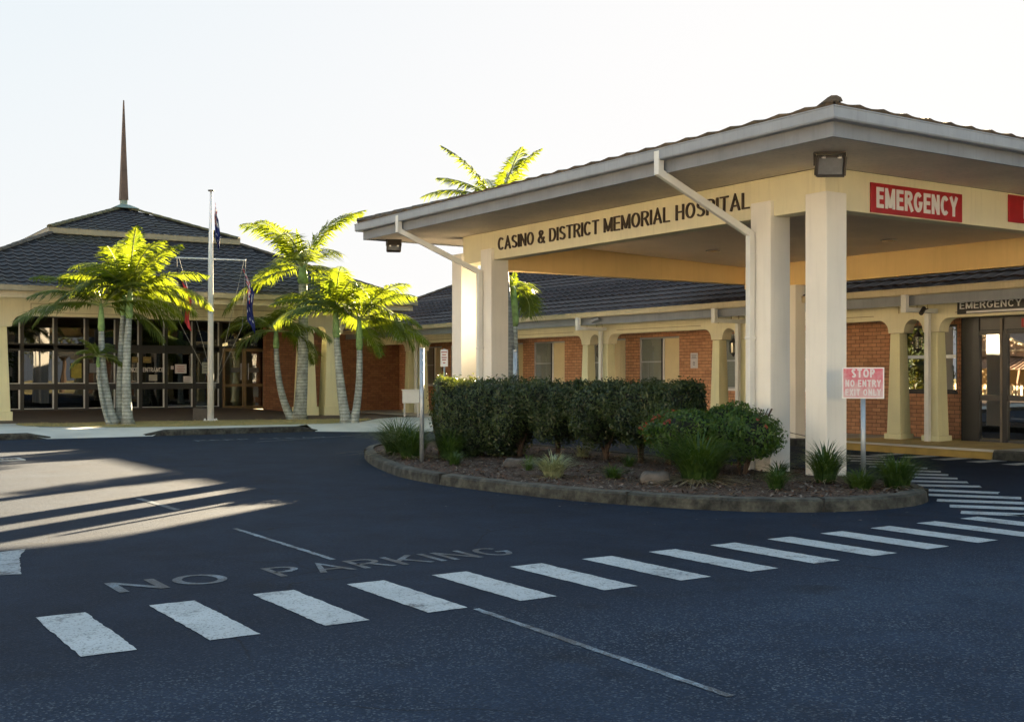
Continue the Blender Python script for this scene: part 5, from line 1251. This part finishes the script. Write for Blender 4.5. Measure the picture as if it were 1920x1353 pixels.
# ================================================================== BEHIND THE CAMERA: what the glass reflects, and unseen buildings added to bounce light
def tree(label, x, y, h, r, seed, n=2600, low=.5):
    rs = random.Random(seed); t = thing("gum_tree", (x, y, 0), label, "tree", "trees across the car park, seen only in reflections"); mb = MB()
    mb.tube([(x, y, -.03), (x+.2, y, h*.3), (x-.1, y+.2, h*.6)], [.25, .18, .1], 8)
    for k in range(5):
        a = rs.uniform(0, 6.28); mb.tube([(x+.1, y, h*.35), (x+math.cos(a)*r*.6, y+math.sin(a)*r*.6, h*.75)], [.1, .03], 6)
    mb.build("trunk", barkm, t); mb = MB()
    cl_ = [(Vector((x+rs.uniform(-r, r)*.7, y+rs.uniform(-r, r)*.7, h*rs.uniform(low, .95))), r*rs.uniform(.3, .5)) for _ in range(11)]
    for i in range(n):
        c_, rr = rs.choice(cl_); d = Vector((rs.gauss(0, 1), rs.gauss(0, 1), rs.gauss(0, .8))).normalized(); leafcards(mb, rs, c_+d*rr*rs.uniform(.5, 1), d, .34)
    mb.build("crown", treeleaf, t)
for i, (x, y, h, r) in enumerate(((-22, 52.5, 6, 3), (-23, 57, 7, 4), (-18, 62, 8, 5), (24, -30, 8, 5), (32, -34, 9, 5), (38, -26, 7.5, 4), (17, -36, 8, 5), (44, -40, 10, 6), (10, -34, 9, 5), (-36, 36, 9, 4.5), (-30, 58, 9, 4.5))):
    tree("gum tree behind the photographer, number %s counted along the far side of the car park" % ("one two three four five six seven eight nine ten eleven".split()[i]), x, y, h, r, 100+i)
for i, (x, y) in enumerate(((-14, 43.6), (-16, 48), (-19, 53))):
    tree("low branching tree beside the timber house, %s from the picket fence" % ("nearest", "second", "farthest")[i], x, y, 5, 2.4, 300+i, 3600, .12)
hs = thing("timber_house", (-27, 48, 0), "cream timber house with gable and hipped verandah, reflected in the emergency doors", "house")
def hx_(a, b, z): # local frame: faces +X,-Y toward the doors
    return Vector((-27, 47.3, 0))+Vector((.0, 1, 0))*a+Vector((-1, 0, 0))*b+Vector((0, 0, z))
mb = MB()
for i in range(20): mb.extrude([hx_(-9, 3, .1+i*.12), hx_(3.4, 3, .1+i*.12), hx_(3.4, 3, .2+i*.12), hx_(-9, 3, .2+i*.12)], (-.03, 0, 0))
mb.extrude([hx_(-9, 3.05, 0), hx_(3.4, 3.05, 0), hx_(3.4, 3.05, 2.7), hx_(-9, 3.05, 2.7)], (-6, 0, 0)); mb.build("wall", housew, hs)
mb = MB(); mb.extrude([hx_(-3.8, 1.6, 2.75), hx_(3.8, 1.6, 2.75), hx_(.2, 1.6, 4.4)], (-9, 0, 0)); hr = mb.build("roof", houser, hs)
mb = MB(); mb.bar(hx_(-4.1, 1.5, 2.68), hx_(.2, 1.5, 4.5), .2, .2).bar(hx_(4.1, 1.5, 2.68), hx_(.2, 1.5, 4.5), .2, .2).bar(hx_(-2.6, 1.5, 3.2), hx_(2.8, 1.5, 3.2), .1, .12); mb.bar(hx_(.2, 1.45, 3.2), hx_(.2, 1.45, 4.4), .1, .1); mb.build("gable_trim", simple("cream_trim", (.72, .58, .38), .6), hs)
mb = MB(); mb.add([hx_(-9, 0, 1.95), hx_(3.2, 0, 1.95), hx_(.8, 2.9, 3.1), hx_(-9, 2.9, 3.1)], [(0, 1, 2, 3)])
for i in range(26): mb.bar(hx_(-9+i*.3, 0, 1.99), hx_(-9+i*.3, 2.9, 3.13), .06, .05)
mb.build("verandah_roof", houser, hs)
for a in (-8.6, -5.6, -2.6, .3, 3.0):
    mb = MB(); mb.bar(hx_(a, .15, 0), hx_(a, .15, 1.95), .12, .12); mb.build("verandah_post", MATS.get("brown_post") or simple("brown_post", (.25, .13, .07), .6), hs)
fc = thing("picket_fence", (-21, 45, 0), "pale picket fence in front of the timber house, seen in the door reflection", "fence")
mb = MB()
for i in range(70): mb.box(-21.05, -21, 28+i*.28, 28.14+i*.28, .1, .95)
mb.build("pickets", MATS["cream_trim"], fc); mb = MB(); mb.box(-21.1, -21.05, 28, 47.6, .25, .33).box(-21.1, -21.05, 28, 47.6, .75, .83); mb.build("rail", MATS["cream_trim"], fc)

def pale_house(label, x0, ya, yb, h, wallc, roofc):  # house out of view, added so its sunlit wall throws light back
    t = thing("light_bounce_house", (x0, (ya+yb)/2, 0), label, "house", "unseen houses added behind the photographer to bounce sunlight")
    mb = MB(); mb.box(x0-8, x0, ya, yb, -.02, h); mb.build("wall", wallc, t)
    mb = MB(); xm = x0-4; mb.extrude([(x0+.6, ya-.5, h), (xm, ya-.5, h+1.9), (x0-8.6, ya-.5, h)], (0, yb-ya+1, 0)); mb.build("roof", roofc, t)
    y = ya+1.5
    while y < yb-2.5:
        mb = MB(); mb.box(x0+.002, x0+.05, y, y+1.5, .9, 2.2); wn = mb.build("window", whitem, t)
        mb = MB(); mb.box(x0+.051, x0+.056, y+.08, y+1.42, .98, 2.12); mb.build("pane", blackf, wn)
        y += 3.6
wallw = simple("white_weatherboard_wall", (.78, .74, .66), .7, .04, 2); wally = simple("cream_rendered_wall", (.76, .66, .46), .7, .04, 2)
pale_house("unseen white house with a low gable, added behind the camera to bounce sunlight", -24, -14, 6, 3.2, wallw, houser)
pale_house("unseen cream rendered house added between the white and timber houses to bounce sunlight", -25, 11, 29, 3.4, wally, houser)

t = thing("light_bounce_hall", (4, -28, 0), "unseen long pale hall with a skillion roof, added behind the photographer for bounce light", "building")
mb = MB(); mb.box(-10, 15, -36, -28, -.02, 4.6); mb.build("wall", wallw, t)  # unseen wall, added to bounce sun onto the faces towards the camera
mb = MB(); mb.extrude([(-10.4, -27.4, 4.6), (-10.4, -36.5, 4.6), (-10.4, -36.5, 5.8), (-10.4, -27.4, 4.8)], (25.8, 0, 0)); mb.build("roof", houser, t)
for x in (-8, -3.5, 1, 5.5, 10):
    mb = MB(); mb.box(x, x+2, -28.0+.002, -27.95, 1.0, 2.6); wn = mb.build("window", whitem, t); mb = MB(); mb.box(x+.08, x+1.92, -27.949, -27.94, 1.08, 2.52); mb.build("pane", blackf, wn)
